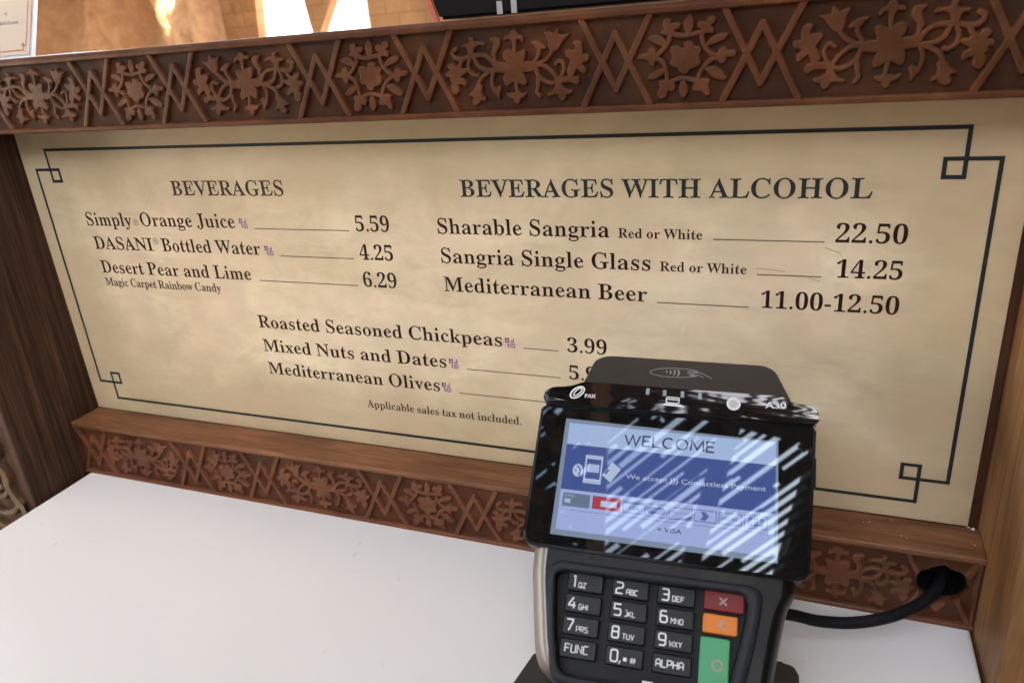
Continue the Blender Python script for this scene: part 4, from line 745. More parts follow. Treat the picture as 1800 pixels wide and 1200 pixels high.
for p in ([(230, 41), (234, 39.6), (237, 38.6), (238.2, 36)], [(198, 29.2), (203, 29), (207, 28.6), (212, 28.0)], [(224, 25.2), (229, 23.6)]):
    v2, f2 = scratch(p, 0.4); b = len(vs); vs += v2; fs += [tuple(i + b for i in f) for f in f2]
mesh_obj('scratch', vs, fs, M['scratch'], menu)
for o in menu.children: o.matrix_parent_inverse = Matrix.Translation(-Vector(menu.location))

# ================================================================== CARD TERMINAL
T_O = Vector((0.16810999822064082, -0.09061890411856394, -0.047758814889854284))
T_R = Matrix(((0.9901008974464038, -0.12839959992558764, -0.05668999572036135), (0.12852058036813632, 0.6670211934160494, 0.733870007532442), (-0.056415186764407405, -0.7338911842179179, 0.6769202733184748)))
OFF = Vector((0.0, 0.030, -0.085))
term = empty('card_terminal', T_O + T_R @ OFF, 'black payment terminal with a lit welcome screen and number keypad on the white counter', 'card terminal')
term.rotation_euler = T_R.to_euler()
def tl(u, v, n=0.0): return Vector((u, -n, v)) * 1e-3 - OFF

def prism(name, poly, n0, n1, m, parent, bev=0.0, seg=3, smooth=False, bev_back=0.0):
    bm = bmesh.new()
    f = [bm.verts.new(tl(u, v, n1)) for u, v in poly]
    k = [bm.verts.new(tl(u, v, n0)) for u, v in poly]
    ff = bm.faces.new(f); bm.faces.new(list(reversed(k)))
    n = len(f)
    for i in range(n): bm.faces.new([f[i], k[i], k[(i + 1) % n], f[(i + 1) % n]])
    if bev: bmesh.ops.bevel(bm, geom=list(ff.edges), offset=bev * 1e-3, segments=seg, profile=0.5, affect='EDGES')
    o = bm_obj(name, bm, m, parent)
    if smooth:
        o.data.polygons.foreach_set("use_smooth", [True] * len(o.data.polygons))
        try: o.data.set_sharp_from_angle(angle=math.radians(50))
        except Exception: pass
    return o

def flat(name, loops, n, m, parent):
    """flat printed shape; loops of (u, v), later loops are holes; n may be a function of (u, v)"""
    L = [[Vector((u, v, 0)) for u, v in l] for l in loops]
    tr = tessellate_polygon(L)
    pts = [p for l in loops for p in l]
    nf = n if callable(n) else (lambda u, v: n)
    return mesh_obj(name, [tl(u, v, nf(u, v)) for u, v in pts], [tuple(t) for t in tr], m, parent)

def strip2d(pts, w, closed=False):
    n = len(pts); P = [Vector(p) for p in pts]; vs = []
    for i in range(n):
        a = P[i - 1] if (closed or i) else None
        b = P[(i + 1) % n] if (closed or i < n - 1) else None
        d1 = (P[i] - a).normalized() if a is not None else None
        d2 = (b - P[i]).normalized() if b is not None else None
        d1 = d1 or d2; d2 = d2 or d1
        n1 = Vector((-d1.y, d1.x)); n2 = Vector((-d2.y, d2.x))
        mm = n1 + n2
        mm = n1 if mm.length < 1e-4 else mm.normalized()
        s = w / 2 / max(0.45, mm.dot(n1))
        vs += [P[i] + mm * s, P[i] - mm * s]
    fs = [(2 * i, 2 * i + 1, 2 * ((i + 1) % n) + 1, 2 * ((i + 1) % n)) for i in range(n if closed else n - 1)]
    return vs, fs

def strokes_obj(name, lines, n, m, parent):
    """lines: (pts, width, closed) in mm"""
    nf = n if callable(n) else (lambda u, v: n)
    V, F = [], []
    for q, (pts, w, cl) in enumerate(lines):
        v2, f2 = strip2d(pts, w, cl); b = len(V)
        V += [tl(v.x, v.y, nf(v.x, v.y) + 0.012 * (q % 4)) for v in v2]
        F += [tuple(i + b for i in f) for f in f2]
    return mesh_obj(name, V, F, m, parent)

def sans(name, s, u0, v0, u1, v1, h, n, m, parent, bold=0.0):
    """sans text along the line (u0,v0)-(u1,v1), cap height h"""
    c = bpy.data.curves.new('t', 'FONT'); c.body = s; c.resolution_u = 3; c.offset = bold
    o = bpy.data.objects.new('t', c); COL.objects.link(o)
    dg = bpy.context.evaluated_depsgraph_get()
    me = bpy.data.meshes.new_from_object(o.evaluated_get(dg))
    bpy.data.objects.remove(o); bpy.data.curves.remove(c)
    xs = [v.co.x for v in me.vertices]; mn, mxx = min(xs), max(xs)
    L = math.hypot(u1 - u0, v1 - v0); dx, dz = (u1 - u0) / L, (v1 - v0) / L
    for v in me.vertices:
        a = (v.co.x - mn) / (mxx - mn) * L; y = v.co.y / 0.70 * h
        v.co = tl(u0 + dx * a - dz * y, v0 + dz * a + dx * y, n)
    me.materials.clear(); me.materials.append(m); me.name = name
    return link(bpy.data.objects.new(name, me), parent)

# housing
body_out = [(-58.6, -38.5), (-58.0, -47), (-52.0, -80), (-48.5, -88), (-40, -93), (44, -93), (50.2, -86), (53.6, -62), (56.5, -47.5), (60, -40.5), (60, -30), (-58.6, -30)]
def housing():
    outer = round_poly(body_out, [3, 6, 5, 5, 6, 6, 5, 10, 6, 3, 2, 2], 5)
    cu, cv_ = 1.0, -62.0
    def ins(f): return [(cu + (u - cu) * f, cv_ + (v - cv_) * f) for u, v in outer]
    hole = round_poly([(-46.4, -44.0), (41.4, -43.4), (39.8, -59), (33.0, -89), (-39.4, -89), (-43.6, -70)], [5, 6, 8, 5, 5, 8], 6)
    rows = [(outer, -27.0), (outer, -18.5), (ins(.97), -18.5), (ins(.88), -6.0), (ins(.87), -2.2)]
    V, F = [], []
    n = len(outer)
    for p, k in rows: V += [tl(u, v, k) for u, v in p]
    for r in range(len(rows) - 1):
        for i in range(n):
            F.append((r * n + i, r * n + (i + 1) % n, (r + 1) * n + (i + 1) % n, (r + 1) * n + i))
    F.append(tuple(range(n)))
    top = rows[-1][0]
    b = (len(rows) - 1) * n
    hb = len(V); V += [tl(u, v, -2.2) for u, v in hole]
    for t in tessellate_polygon([[Vector((u, v, 0)) for u, v in top], [Vector((u, v, 0)) for u, v in hole]]):
        F.append(tuple((b + q) if q < n else (hb + q - n) for q in t))
    h2 = len(V); V += [tl(u, v, -10.5) for u, v in hole]; k = len(hole)
    F += [(hb + i, h2 + i, h2 + (i + 1) % k, hb + (i + 1) % k) for i in range(k)] + [tuple(range(h2, h2 + k))]
    o = mesh_obj('housing', V, F, M['black_body'], term, True, True)
    o.data.set_sharp_from_angle(angle=math.radians(45))
    return o
prism('back_shell', round_poly([(-40, -70), (40, -70), (44, 46), (-38, 46)], 8, 5), -34, -12, M['black_body'], term, 2, 2)
def ring_prism(name, outer, inner, n0, n1, nb, m, parent):
    """raised collar between two loops with the same number of points"""
    V, F = [], []
    N_ = len(outer)
    def mid(a, b, t): return (a[0] + (b[0] - a[0]) * t, a[1] + (b[1] - a[1]) * t)
    rows = [[(p, n0) for p in outer], [(mid(p, q, .12), n1 - .8) for p, q in zip(outer, inner)], [(mid(p, q, .32), n1) for p, q in zip(outer, inner)],
            [(mid(p, q, .80), n1) for p, q in zip(outer, inner)], [(mid(p, q, .97), n1 - .7) for p, q in zip(outer, inner)], [(q, nb) for q in inner]]
    for r in rows: V += [tl(p[0], p[1], n) for p, n in r]
    for r in range(len(rows) - 1):
        for i in range(N_):
            j = (i + 1) % N_
            F.append((r * N_ + i, r * N_ + j, (r + 1) * N_ + j, (r + 1) * N_ + i))
    o = mesh_obj(name, V, F, m, parent, True, True)
    return o
rim_o = round_poly([(-48.6, -40.6), (45.6, -40.2), (43.4, -60), (36.6, -92), (-42, -92), (-46, -70)], [6, 7, 8, 6, 6, 8], 6)
rim_i = round_poly([(-45.6, -45.2), (39.4, -44.2), (37.8, -58), (31.0, -88), (-38.4, -88), (-42.6, -70)], [5, 6, 8, 5, 5, 8], 6)
ring_prism('keypad_rim', rim_o, rim_i, -3.0, 1.4, -9.0, M['rim_gray'], term)
housing()
def side_trim():
    outer = round_poly(body_out, [3, 6, 5, 5, 6, 6, 5, 10, 6, 3, 2, 2], 5)
    def ins(f): return [(1.0 + (u - 1.0) * f, -62.0 + (v + 62.0) * f) for u, v in outer]
    rows = [(ins(.999), -18.6), (ins(1.0), -15.0), (ins(.985), -10.5), (ins(.955), -6.2), (ins(.92), -3.4), (ins(.885), -1.9), (ins(.865), -2.0)]
    n = len(outer); V, F = [], []
    for p, k in rows: V += [tl(u, v, k) for u, v in p]
    for r in range(len(rows) - 1):
        for i in range(n): F.append((r * n + i, r * n + (i + 1) % n, (r + 1) * n + (i + 1) % n, (r + 1) * n + i))
    for side, mm_ in ((-1, M['satin_lit']), (1, M['black_body'])):  # bright left, black right: uneven reflections put into the materials
        sel = [f for f in F if side * sum((V[i] + OFF).x for i in f) > (0.10 if side < 0 else -0.0999)]
        used = sorted({i for f in sel for i in f}); ix = {a: b for b, a in enumerate(used)}
        mesh_obj('side_trim', [V[i] for i in used], [tuple(ix[i] for i in f) for f in sel], mm_, term, True, True)
side_trim()
flat('key_bed', [rim_i], -8.9, M['bed'], term)

# keys
SEG = {'0': [[(.7, 0), (0, .8), (0, 5.2), (.7, 6), (3.3, 6), (4, 5.2), (4, .8), (3.3, 0), 0]], '1': [[(.9, 6), (2.2, 6), (2.2, 0)]],
 '2': [[(0, 6), (3.3, 6), (4, 5.3), (4, 3.8), (3.4, 3.2), (.6, 2.6), (0, 2), (0, 0), (4, 0)]], '3': [[(0, 6), (3.4, 6), (4, 5.4), (4, .6), (3.4, 0), (0, 0)], [(.8, 3.1), (3.7, 3.1)]],
 '4': [[(2.6, 6), (0, 2.2), (0, 1.6), (4.2, 1.6)], [(3.1, 3.6), (3.1, 0)]], '5': [[(4, 6), (0, 6), (0, 3.4), (3.4, 3.4), (4, 2.8), (4, .6), (3.4, 0), (0, 0)]],
 '6': [[(3.6, 6), (.7, 6), (0, 5.3), (0, .7), (.7, 0), (3.3, 0), (4, .7), (4, 2.7), (3.3, 3.4), (.35, 3.4)]], '7': [[(0, 6), (4, 6), (4, 5.2), (1.6, 0)]],
 '8': [[(.7, 0), (0, .6), (0, 2.7), (.5, 3.2), (.1, 3.7), (.1, 5.4), (.8, 6), (3.2, 6), (3.9, 5.4), (3.9, 3.7), (3.5, 3.2), (4, 2.7), (4, .6), (3.3, 0), 0], [(.7, 3.2), (3.3, 3.2)]],
 '9': [[(.4, 0), (3.3, 0), (4, .7), (4, 5.3), (3.3, 6), (.7, 6), (0, 5.3), (0, 3.3), (.7, 2.6), (3.7, 2.6)]],
 'A': [[(0, 0), (0, 4.6), (1.2, 6), (2.8, 6), (4, 4.6), (4, 0)], [(.3, 2.3), (3.7, 2.3)]], 'B': [[(0, 0), (0, 6), (3, 6), (3.7, 5.4), (3.7, 3.8), (3.2, 3.2), (4, 2.6), (4, .6), (3.3, 0), 0], [(.3, 3.2), (3, 3.2)]],
 'C': [[(4, 6), (.7, 6), (0, 5.3), (0, .7), (.7, 0), (4, 0)]], 'D': [[(0, 0), (0, 6), (3.2, 6), (4, 5.2), (4, .8), (3.2, 0), 0]], 'E': [[(4, 6), (0, 6), (0, 0), (4, 0)], [(.3, 3.1), (3.4, 3.1)]],
 'F': [[(4, 6), (0, 6), (0, 0)], [(.3, 3.1), (3.4, 3.1)]], 'G': [[(4, 6), (.7, 6), (0, 5.3), (0, .7), (.7, 0), (4, 0), (4, 2.8), (2.2, 2.8)]], 'H': [[(0, 0), (0, 6)], [(4, 0), (4, 6)], [(.3, 3.1), (3.7, 3.1)]],
 'I': [[(.5, 0), (.5, 6)]], 'J': [[(3.4, 6), (3.4, .7), (2.7, 0), (0, 0)]], 'K': [[(0, 0), (0, 6)], [(3.8, 6), (.9, 3.1), (4, 0)]], 'L': [[(0, 6), (0, 0), (3.6, 0)]],
 'M': [[(0, 0), (0, 6), (2.2, 3), (4.4, 6), (4.4, 0)]], 'N': [[(0, 0), (0, 6), (4, 0), (4, 6)]], 'O': [[(.7, 0), (0, .8), (0, 5.2), (.7, 6), (3.3, 6), (4, 5.2), (4, .8), (3.3, 0), 0]],
 'P': [[(0, 0), (0, 6), (3.3, 6), (4, 5.3), (4, 3.2), (3.3, 2.5), (.3, 2.5)]], 'Q': [[(.7, 0), (0, .8), (0, 5.2), (.7, 6), (3.3, 6), (4, 5.2), (4, .8), (3.3, 0), 0], [(2.6, 1.4), (4.3, -.4)]],
 'R': [[(0, 0), (0, 6), (3.3, 6), (4, 5.3), (4, 3.4), (3.3, 2.7), (.3, 2.7)], [(2.2, 2.4), (4, 0)]], 'S': [[(4, 6), (.6, 6), (0, 5.4), (0, 3.8), (.6, 3.2), (3.4, 2.8), (4, 2.2), (4, .6), (3.4, 0), (0, 0)]],
 'T': [[(0, 6), (4, 6)], [(2, 5.7), (2, 0)]], 'U': [[(0, 6), (0, .7), (.7, 0), (3.3, 0), (4, .7), (4, 6)]], 'V': [[(0, 6), (2, 0), (4, 6)]], 'W': [[(0, 6), (.9, 0), (2.4, 4.4), (3.9, 0), (4.8, 6)]],
 'X': [[(0, 6), (4, 0)], [(0, 0), (4, 6)]], 'Y': [[(0, 6), (2, 3), (4, 6)], [(2, 2.8), (2, 0)]], 'Z': [[(0, 6), (4, 6), (0, 0), (4, 0)]]}
def seg_text(s, u, v, h, w=None, gap=0.36):
    """square technical lettering: list of strokes, cap height h mm, starting at (u, v); ends where? returns (lines, end)"""
    k = h / 6.0; kx = k * 0.92; out = []
    for ch in s:
        if ch == ' ': u += 3 * kx; continue
        if ch in '.,#*':
            out.append(([(u, v + (0 if ch != '*' else .25 * h)), (u + .18 * h, v + (0 if ch != '*' else .25 * h))], .2 * h, False)); u += .36 * h; continue
        wd = 0
        for ln in SEG[ch]:
            cl = ln[-1] == 0
            pts = [(u + p[0] * kx, v + p[1] * k) for p in (ln[:-1] if cl else ln)]
            wd = max(wd, max(p[0] for p in (ln[:-1] if cl else ln)))
            out.append((pts, w or h * 0.16, cl))
        u += (wd + 1.15) * kx + (gap * k)
    return out, u

def key(u, v, w, h, m, lines=None, mark=None, top=-4.8):
    # the keypad floor lies deeper than the screen
    u, v = u - 0.53, v + 2.2
    if lines: lines = [([(a - 0.53, b + 2.2) for a, b in p], w_, c) for p, w_, c in lines]
    k = prism('key', round_poly([(u - w / 2, v - h / 2), (u + w / 2, v - h / 2), (u + w / 2, v + h / 2), (u - w / 2, v + h / 2)], 0.9, 3), -8.8, top, m, term, 0.55, 2)
    if lines: strokes_obj('key_legend', lines, top + 0.03, mark or M['white_print'], k)
    return k
cols = (-31.3, -11.0, 9.2); rows = (-50.9, -60.2, -69.6, -79.2)
lab = [('1', 'QZ'), ('2', 'ABC'), ('3', 'DEF'), ('4', 'GHI'), ('5', 'JKL'), ('6', 'MNO'), ('7', 'PRS'), ('8', 'TUV'), ('9', 'WXY')]
for i, (d, l) in enumerate(lab):
    u, v = cols[i % 3], rows[i // 3]
    a, e = seg_text(d, u - 6.2, v - 2.3, 4.7, 0.72)
    b_, _ = seg_text(l, u - 1.6 if d != '1' else u - 2.8, v - 2.3, 2.15, 0.38)
    k = key(u, v, 16.4, 8.0, M['key'], a + b_)
    if d == '5': prism('tactile_dot', disc_ring(u - 1.4, v + 2.3, .05, .55, 10)[0][1::2], -4.9, -4.4, M['black_gloss'], k)
a, _ = seg_text('FUNC', cols[0] - 5.6, rows[3] - 1.5, 3.2, 0.5); key(cols[0], rows[3], 16.4, 8.0, M['key'], a)
a, e = seg_text('0', cols[1] - 5.8, rows[3] - 2.3, 4.7, 0.72)
def dot(u, v, r): return ([(u - r, v), (u + r, v)], 2 * r, False)
a += [([(e - .3, rows[3] - 3.0), (e + .3, rows[3] - 1.6)], .6, False), dot(e + 2.2, rows[3] - .9, .75)]
hx, hz = e + 4.4, rows[3] - 2.2
a += [([(hx + .5, hz), (hx + .8, hz + 2.4)], .35, False), ([(hx + 1.6, hz), (hx + 1.9, hz + 2.4)], .35, False), ([(hx, hz + .8), (hx + 2.4, hz + .8)], .35, False), ([(hx, hz + 1.6), (hx + 2.4, hz + 1.6)], .35, False)]
key(cols[1], rows[3], 16.4, 8.0, M['key'], a)
a, _ = seg_text('ALPHA', cols[2] - 6.6, rows[3] - 1.4, 2.9, 0.48); key(cols[2], rows[3], 16.6, 8.0, M['key'], a)
def cross(u, v, r): return [([(u - r, v - r), (u + r, v + r)], .8, False), ([(u - r, v + r), (u + r, v - r)], .8, False)]
key(29.6, -50.4, 17.0, 8.3, M['key_red'], cross(29.2, -50.4, 1.5), M['key_mark'])
key(28.4, -60.0, 14.6, 8.0, M['key_orange'], [([(30.4, -57.8), (27.6, -60), (30.4, -62.2)], .7, False), ([(28.6, -60), (31.2, -60)], .5, False)], M['key_mark'])
gk = key(26.6, -76.6, 12.4, 22.0, M['key_green'])
rv, rf_ = disc_ring(27.5, -74.3, 1.6, 2.5)
mesh_obj('key_legend', [tl(u, v, -4.76) for u, v in rv], rf_, M['key_mark'], gk)
strokes_obj('privacy_mark', [([(-2.6, -89.6), (1.4, -89.6), (1.4, -85.4), (-2.6, -85.4)], .7, True), dot(-.6, -87.0, .6)], -1.0, M['white_print'], term)

# display head
head = [(-63.0, -36.0), (63.4, -36.0), (66.2, 34.2), (-63.0, 32.6)]
prism('screen_bezel', round_poly(head, [7, 6, 2, 2], 6), -13, -0.2, M['black_body'], term, 1.6, 3, True)
gl = [(-61.6, -34.8), (62.0, -34.8), (64.8, 33.0), (-61.8, 31.4)]
prism('screen_glass', round_poly(gl, [6, 5, 1, 1], 6), -0.6, 0.35, M['glass'], term, 0.3, 2)
prism('side_button', round_poly([(63.2, 6), (66.4, 6), (66.6, 20), (63.4, 20)], .5, 2), -8, -3, M['black_body'], term)
scr = flat('display', [[(-50.1, -29.9), (50.3, -29.8), (49.5, 25.2), (-49.9, 26.5)]], 0.40, M['lcd_edge'], term)
# displayed picture, each layer a hair above the one below
I0, I1 = -47.9, 48.6
def panel(name, u0, v0, u1, v1, n, m): return flat(name, [[(u0, v0), (u1, v0), (u1, v1), (u0, v1)]], n, m, scr)
panel('header_band', I0, 13.7, I1, 24.4, 0.45, M['lcd_light'])
panel('blue_band', I0, -8.4, I1, 13.7, 0.45, M['lcd_navy'])
panel('lower_band', I0, -27.3, I1, -8.4, 0.45, M['lcd_low'])
WL, u_ = [], 0.0
def arc(cx, cy, a, b, t0, t1, n=16): return [(cx + a * math.cos(t0 + (t1 - t0) * k / n), cy + b * math.sin(t0 + (t1 - t0) * k / n)) for k in range(n + 1)]
for ch, w_, ls in (('W', 7.2, [([(0, 4.8), (1.9, 0), (3.6, 4.8), (5.3, 0), (7.2, 4.8)], False)]), ('E', 3.4, [([(3.4, 4.8), (0, 4.8), (0, 0), (3.4, 0)], False), ([(.3, 2.45), (3.0, 2.45)], False)]),
                   ('L', 3.2, [([(0, 4.8), (0, 0), (3.2, 0)], False)]), ('C', 4.8, [(arc(2.6, 2.4, 2.5, 2.5, .8, 5.5), False)]), ('O', 5.4, [(arc(2.7, 2.4, 2.6, 2.5, 0, 2 * math.pi)[:-1], True)]),
                   ('M', 6.0, [([(0, 0), (.5, 4.8), (3.0, 0.6), (5.5, 4.8), (6.0, 0)], False)]), ('E', 3.4, [([(3.4, 4.8), (0, 4.8), (0, 0), (3.4, 0)], False), ([(.3, 2.45), (3.0, 2.45)], False)])):
    for p_, cl_ in ls: WL.append(([(-20.4 + u_ + x, 16.3 + y + (u_ + x) * 0.0145) for x, y in p_], 0.82, cl_))
    u_ += w_ + 1.35
strokes_obj('welcome_text', WL, 0.50, M['lcd_text'], scr)
sans('payment_text', 'We accept', -18.3, -0.1, 1.0, 0.2, 2.3, 0.50, M['lcd_white'], scr, 0.005)
strokes_obj('payment_text', [([(c_ + .1, -.4), (c_ + .7, 1.1), (c_ + .1, 2.6)], .5, False) for c_ in (2.2, 3.5, 4.8)], 0.50, M['lcd_white'], scr)
sans('payment_text', 'Contactless Payment', 7.2, 0.3, 44.6, 1.3, 2.3, 0.50, M['lcd_white'], scr, 0.005)
strokes_obj('phone_icon', [([(-37.6, -4.0), (-30.0, -4.0), (-30.0, 8.9), (-37.6, 8.9)], .8, True), ([(-37.2, 7.9), (-30.4, 7.9)], .9, False), ([(-37.2, -2.8), (-30.4, -2.8)], 1.3, False)], 0.50, M['lcd_white'], scr)
panel('phone_icon', -36.6, 1.0, -31.0, 5.0, 0.50, M['lcd_light'])
el = [(-41.0 + 2.5 * math.cos(t) * 1.0, 1.3 + 3.1 * math.sin(t)) for t in [2 * math.pi * k / 24 for k in range(24)]]
flat('watch_icon', [el], 0.50, M['lcd_white'], scr)
strokes_obj('watch_icon', [([(-41.6, 3.6), (-39.6, 1.6), (-40.4, -1.2)], .6, False), ([(-42.4, 1.6), (-41.6, .9)], .5, False)], 0.54, M['lcd_navy'], scr)
flat('card_icon', [[(-29.4, 0.2), (-25.2, 7.0), (-20.8, 4.0), (-25.2, -2.8)]], 0.50, M['lcd_white'], scr)
strokes_obj('card_icon', [([(-28.0, 1.0), (-26.6, 3.2)], 1.0, False)], 0.54, M['lcd_navy'], scr)
def frame_card(u0, v0, u1, v1): return strokes_obj('card_logo', [([(u0, v0), (u1, v0), (u1, v1), (u0, v1)], .35, True)], 0.50, M['lcd_mid'], scr)
panel('card_logo', -46.4, -16.2, -33.6, -9.9, 0.50, M['lcd_grey'])
sans('card_logo', 'CARD', -45.6, -11.6, -41.0, -11.6, 1.0, 0.54, M['lcd_white'], scr); panel('card_logo', -45.4, -14.6, -42.6, -12.6, 0.54, M['lcd_light'])
panel('card_logo', -32.4, -16.0, -19.4, -9.9, 0.50, M['lcd_red']); panel('card_logo', -28.5, -14.6, -21.0, -11.8, 0.54, M['lcd_white'])
b_ = frame_card(-18.0, -15.8, -8.2, -10.6); panel('card_logo', -17.6, -11.8, -8.6, -10.9, 0.54, M['lcd_mid'])
sans('card_logo', 'VISA', -15.6, -14.4, -10.6, -14.4, 2.0, 0.54, M['lcd_navy'], scr, 0.01)
frame_card(-7.6, -16.2, 2.0, -10.6)
for cx in (-4.7, -1.1): flat('card_logo', [[(cx + 2.5 * math.cos(t), -13.4 + 1.9 * math.sin(t)) for t in [2 * math.pi * k / 20 for k in range(20)]]], 0.54 + (cx > -2) * .03, M['lcd_mid'], scr)
sans('card_logo', 'mc', -4.2, -13.9, -1.6, -13.9, 1.6, 0.62, M['lcd_low'], scr)
frame_card(2.9, -16.2, 12.9, -10.9); flat('card_logo', [[(4.6, -15.9), (12.6, -15.9), (12.6, -14.0), (9.4, -15.3)]], 0.54, M['lcd_mid'], scr)
sans('card_logo', 'DISCOVER', 3.8, -13.8, 12.2, -13.8, 1.1, 0.54, M['lcd_mid'], scr)
frame_card(14.0, -15.8, 23.6, -10.7); flat('card_logo', [[(16.6, -15.2), (19.0, -15.2), (20.4, -13.2), (18.8, -11.4), (16.6, -11.4), (17.8, -13.2)]], 0.54, M['lcd_mid'], scr)
frame_card(24.8, -15.6, 34.6, -10.6); sans('card_logo', 'pay', 25.6, -13.6, 29.6, -13.6, 1.6, 0.54, M['lcd_mid'], scr)
strokes_obj('card_logo', [([(c_, -13.9), (c_ + .5, -13.2), (c_, -12.4)], .35, False) for c_ in (30.2, 31.1, 32.0)], 0.54, M['lcd_mid'], scr)
frame_card(35.8, -16.0, 45.4, -10.4)
for k in range(3): flat('card_logo', [round_poly([(37.4 + 2.3 * k, -15.2), (39.3 + 2.3 * k, -15.2), (39.3 + 2.3 * k, -11.2), (37.4 + 2.3 * k, -11.2)], .5, 2)], 0.54, M['lcd_mid'], scr)
sans('card_logo', 'JCB', 37.6, -13.8, 43.6, -13.8, 1.4, 0.58, M['lcd_white'], scr, 0.01)
strokes_obj('divider_line', [([(-42, -17.9), (44, -17.6)], .22, False)], 0.50, M['lcd_mid'], scr)
sans('payment_text', '+ VISA', -2.0, -22.6, 9.0, -22.5, 2.0, 0.50, M['lcd_text'], scr, 0.01)

# reader bar above the screen
bar = [(-60.6, 32.8), (65.0, 34.3), (66.9, 36.0), (66.9, 40.2), (63.6, 43.2), (54.6, 44.0), (50.5, 46.8), (-43.2, 45.6), (-46.4, 44.0), (-50.6, 42.4), (-58.6, 41.4), (-62.2, 38.6), (-62.2, 34.6)]
prism('reader_bar', round_poly(bar, [2.2, 2.2, 3, 3, 5, 5, 3, 2, 3, 3, 3, 3, 3], 6), -15, 2.8, M['bar_gloss'], term, 2.0, 5, True)
BN = 2.95
def ellipse(cx, cy, a, b, rot, n=28):
    c, s = math.cos(rot), math.sin(rot)
    return [(cx + a * math.cos(t) * c - b * math.sin(t) * s, cy + a * math.cos(t) * s + b * math.sin(t) * c) for t in [2 * math.pi * k / n for k in range(n)]]
strokes_obj('maker_mark', [(ellipse(-45.8, 39.6, 3.9, 2.2, 0.75), .75, True), (ellipse(-45.6, 39.8, 2.6, 1.05, 0.85), .55, True)], BN, M['white_print'], term)
sans('maker_mark', 'PAX', -41.8, 37.2, -36.4, 37.5, 1.9, BN, M['white_print'], term, 0.02)
for u in (-11.7, -3.6, 4.8, 13.0): prism('indicator_window', [(u - .85, 41.7), (u + .85, 41.7), (u + .85, 44.9), (u - .85, 44.9)], 0.6, BN + .05, M['led'], term, .1, 1)
strokes_obj('card_slot_icon', [(round_poly([(-2.6, 38.4), (3.4, 38.5), (3.5, 41.4), (-2.5, 41.3)], .8, 3), .6, True), ([(-2.0, 40.2), (3.0, 40.3)], .6, False)], BN, M['white_print'], term)
flat('card_slot_icon', [[(-5.4, 36.9), (6.4, 37.0), (4.2, 38.1), (-3.2, 38.0)]], BN, M['white_print'], term)
for nm, r0, r1, mm_, h_ in (('lens_ring', 2.1, 3.2, 'chrome', .35), ('lens', 0.0, 2.1, 'grey_print', .25)):
    rv, rf_ = disc_ring(28.6, 40.7, r0, r1, 28)
    mesh_obj(nm, [tl(u, v, BN + h_) for u, v in rv], rf_, M[mm_], term)
sans('model_mark', 'A30', 43.0, 40.2, 52.4, 40.9, 3.0, BN, M['white_print'], term, 0.012)

# contactless pad leaning back behind the bar
K_ = 16.0 / 22.0
def pad_n(u, v): return -(v - 46.0) * K_ - 0.2
pad2 = round_poly([(-44.2, 45.2), (55.0, 46.4), (49.6, 67.6), (45.2, 71.0), (-35.4, 69.2), (-41.0, 65.6)], [1, 1, 4, 3, 3, 4], 4)
V, F = [], []
npd = len(pad2)
cx_ = sum(p[0] for p in pad2) / npd; cy_ = sum(p[1] for p in pad2) / npd
for sc_, dn in ((0.985, 0.0), (1.0, -0.9), (1.0, -9.0)):
    V += [tl(cx_ + (u - cx_) * sc_, cy_ + (v - cy_) * sc_, pad_n(u, v) + dn) for u, v in pad2]
F = [tuple(range(npd))] + [(r * npd + i, r * npd + (i + 1) % npd, (r + 1) * npd + (i + 1) % npd, (r + 1) * npd + i) for r in range(2) for i in range(npd)] + [tuple(range(3 * npd - 1, 2 * npd - 1, -1))]
pad = mesh_obj('contactless_pad', V, F, M['black_matte'], term, False, True)
lines = [(ellipse(0.6, 59.6, 12.6, 3.5, 0.08, 40)[3:37], .36, False)]
for k in range(4):
    r = 1.0 + .45 * k; c0 = -4.2 + 2.0 * k
    lines.append(([(c0, 59.7 - r), (c0 + .75, 59.75), (c0 - .05, 59.8 + r)], .4 + .1 * k, False))
lines += [([(6.4, 60.4), (8.6, 62.0), (11.6, 61.4), (14.4, 60.2), (18.4, 57.4)], .4, False), ([(6.4, 60.2), (9.6, 59.8), (7.6, 58.6), (11.2, 57.6)], .4, False), ([(9.0, 60.9), (11.6, 60.4)], .5, False), ([(8.8, 59.0), (12.6, 58.9), (14.6, 57.3)], .4, False)]
strokes_obj('contactless_mark', lines, lambda u, v: pad_n(u, v) + 0.12, M['grey_print'], pad)

# ================================================================== TERMINAL STAND, CABLE
ts = empty('terminal_stand', (0.165, -0.135, COUNTER_Z), 'low black base holding up the payment terminal on the white counter', 'stand')
bp_ = round_poly([(0.1105, -0.1165), (0.2320, -0.0935), (0.2370, -0.200), (0.0970, -0.200)], [0.008, 0.008, 0.006, 0.006], 5)
bm = bmesh.new()
f_ = [bm.verts.new((x - 0.165, y + 0.135, 0.0186)) for x, y in bp_]; k_ = [bm.verts.new((x - 0.165, y + 0.135, 0.0003)) for x, y in bp_]
top_ = bm.faces.new(f_); bm.faces.new(list(reversed(k_)))
for i in range(len(f_)): bm.faces.new([f_[i], k_[i], k_[(i + 1) % len(f_)], f_[(i + 1) % len(f_)]])
bmesh.ops.bevel(bm, geom=list(top_.edges), offset=0.0018, segments=2, profile=0.5, affect='EDGES')
bm_obj('base', bm, M['black_matte'], ts, True).data.set_sharp_from_angle(angle=math.radians(40))
bm_obj('neck', box_bm(bmesh.new(), -0.026, 0.026, 0.003, 0.019, 0.0180, 0.037, 0.002, 2), M['black_matte'], ts)
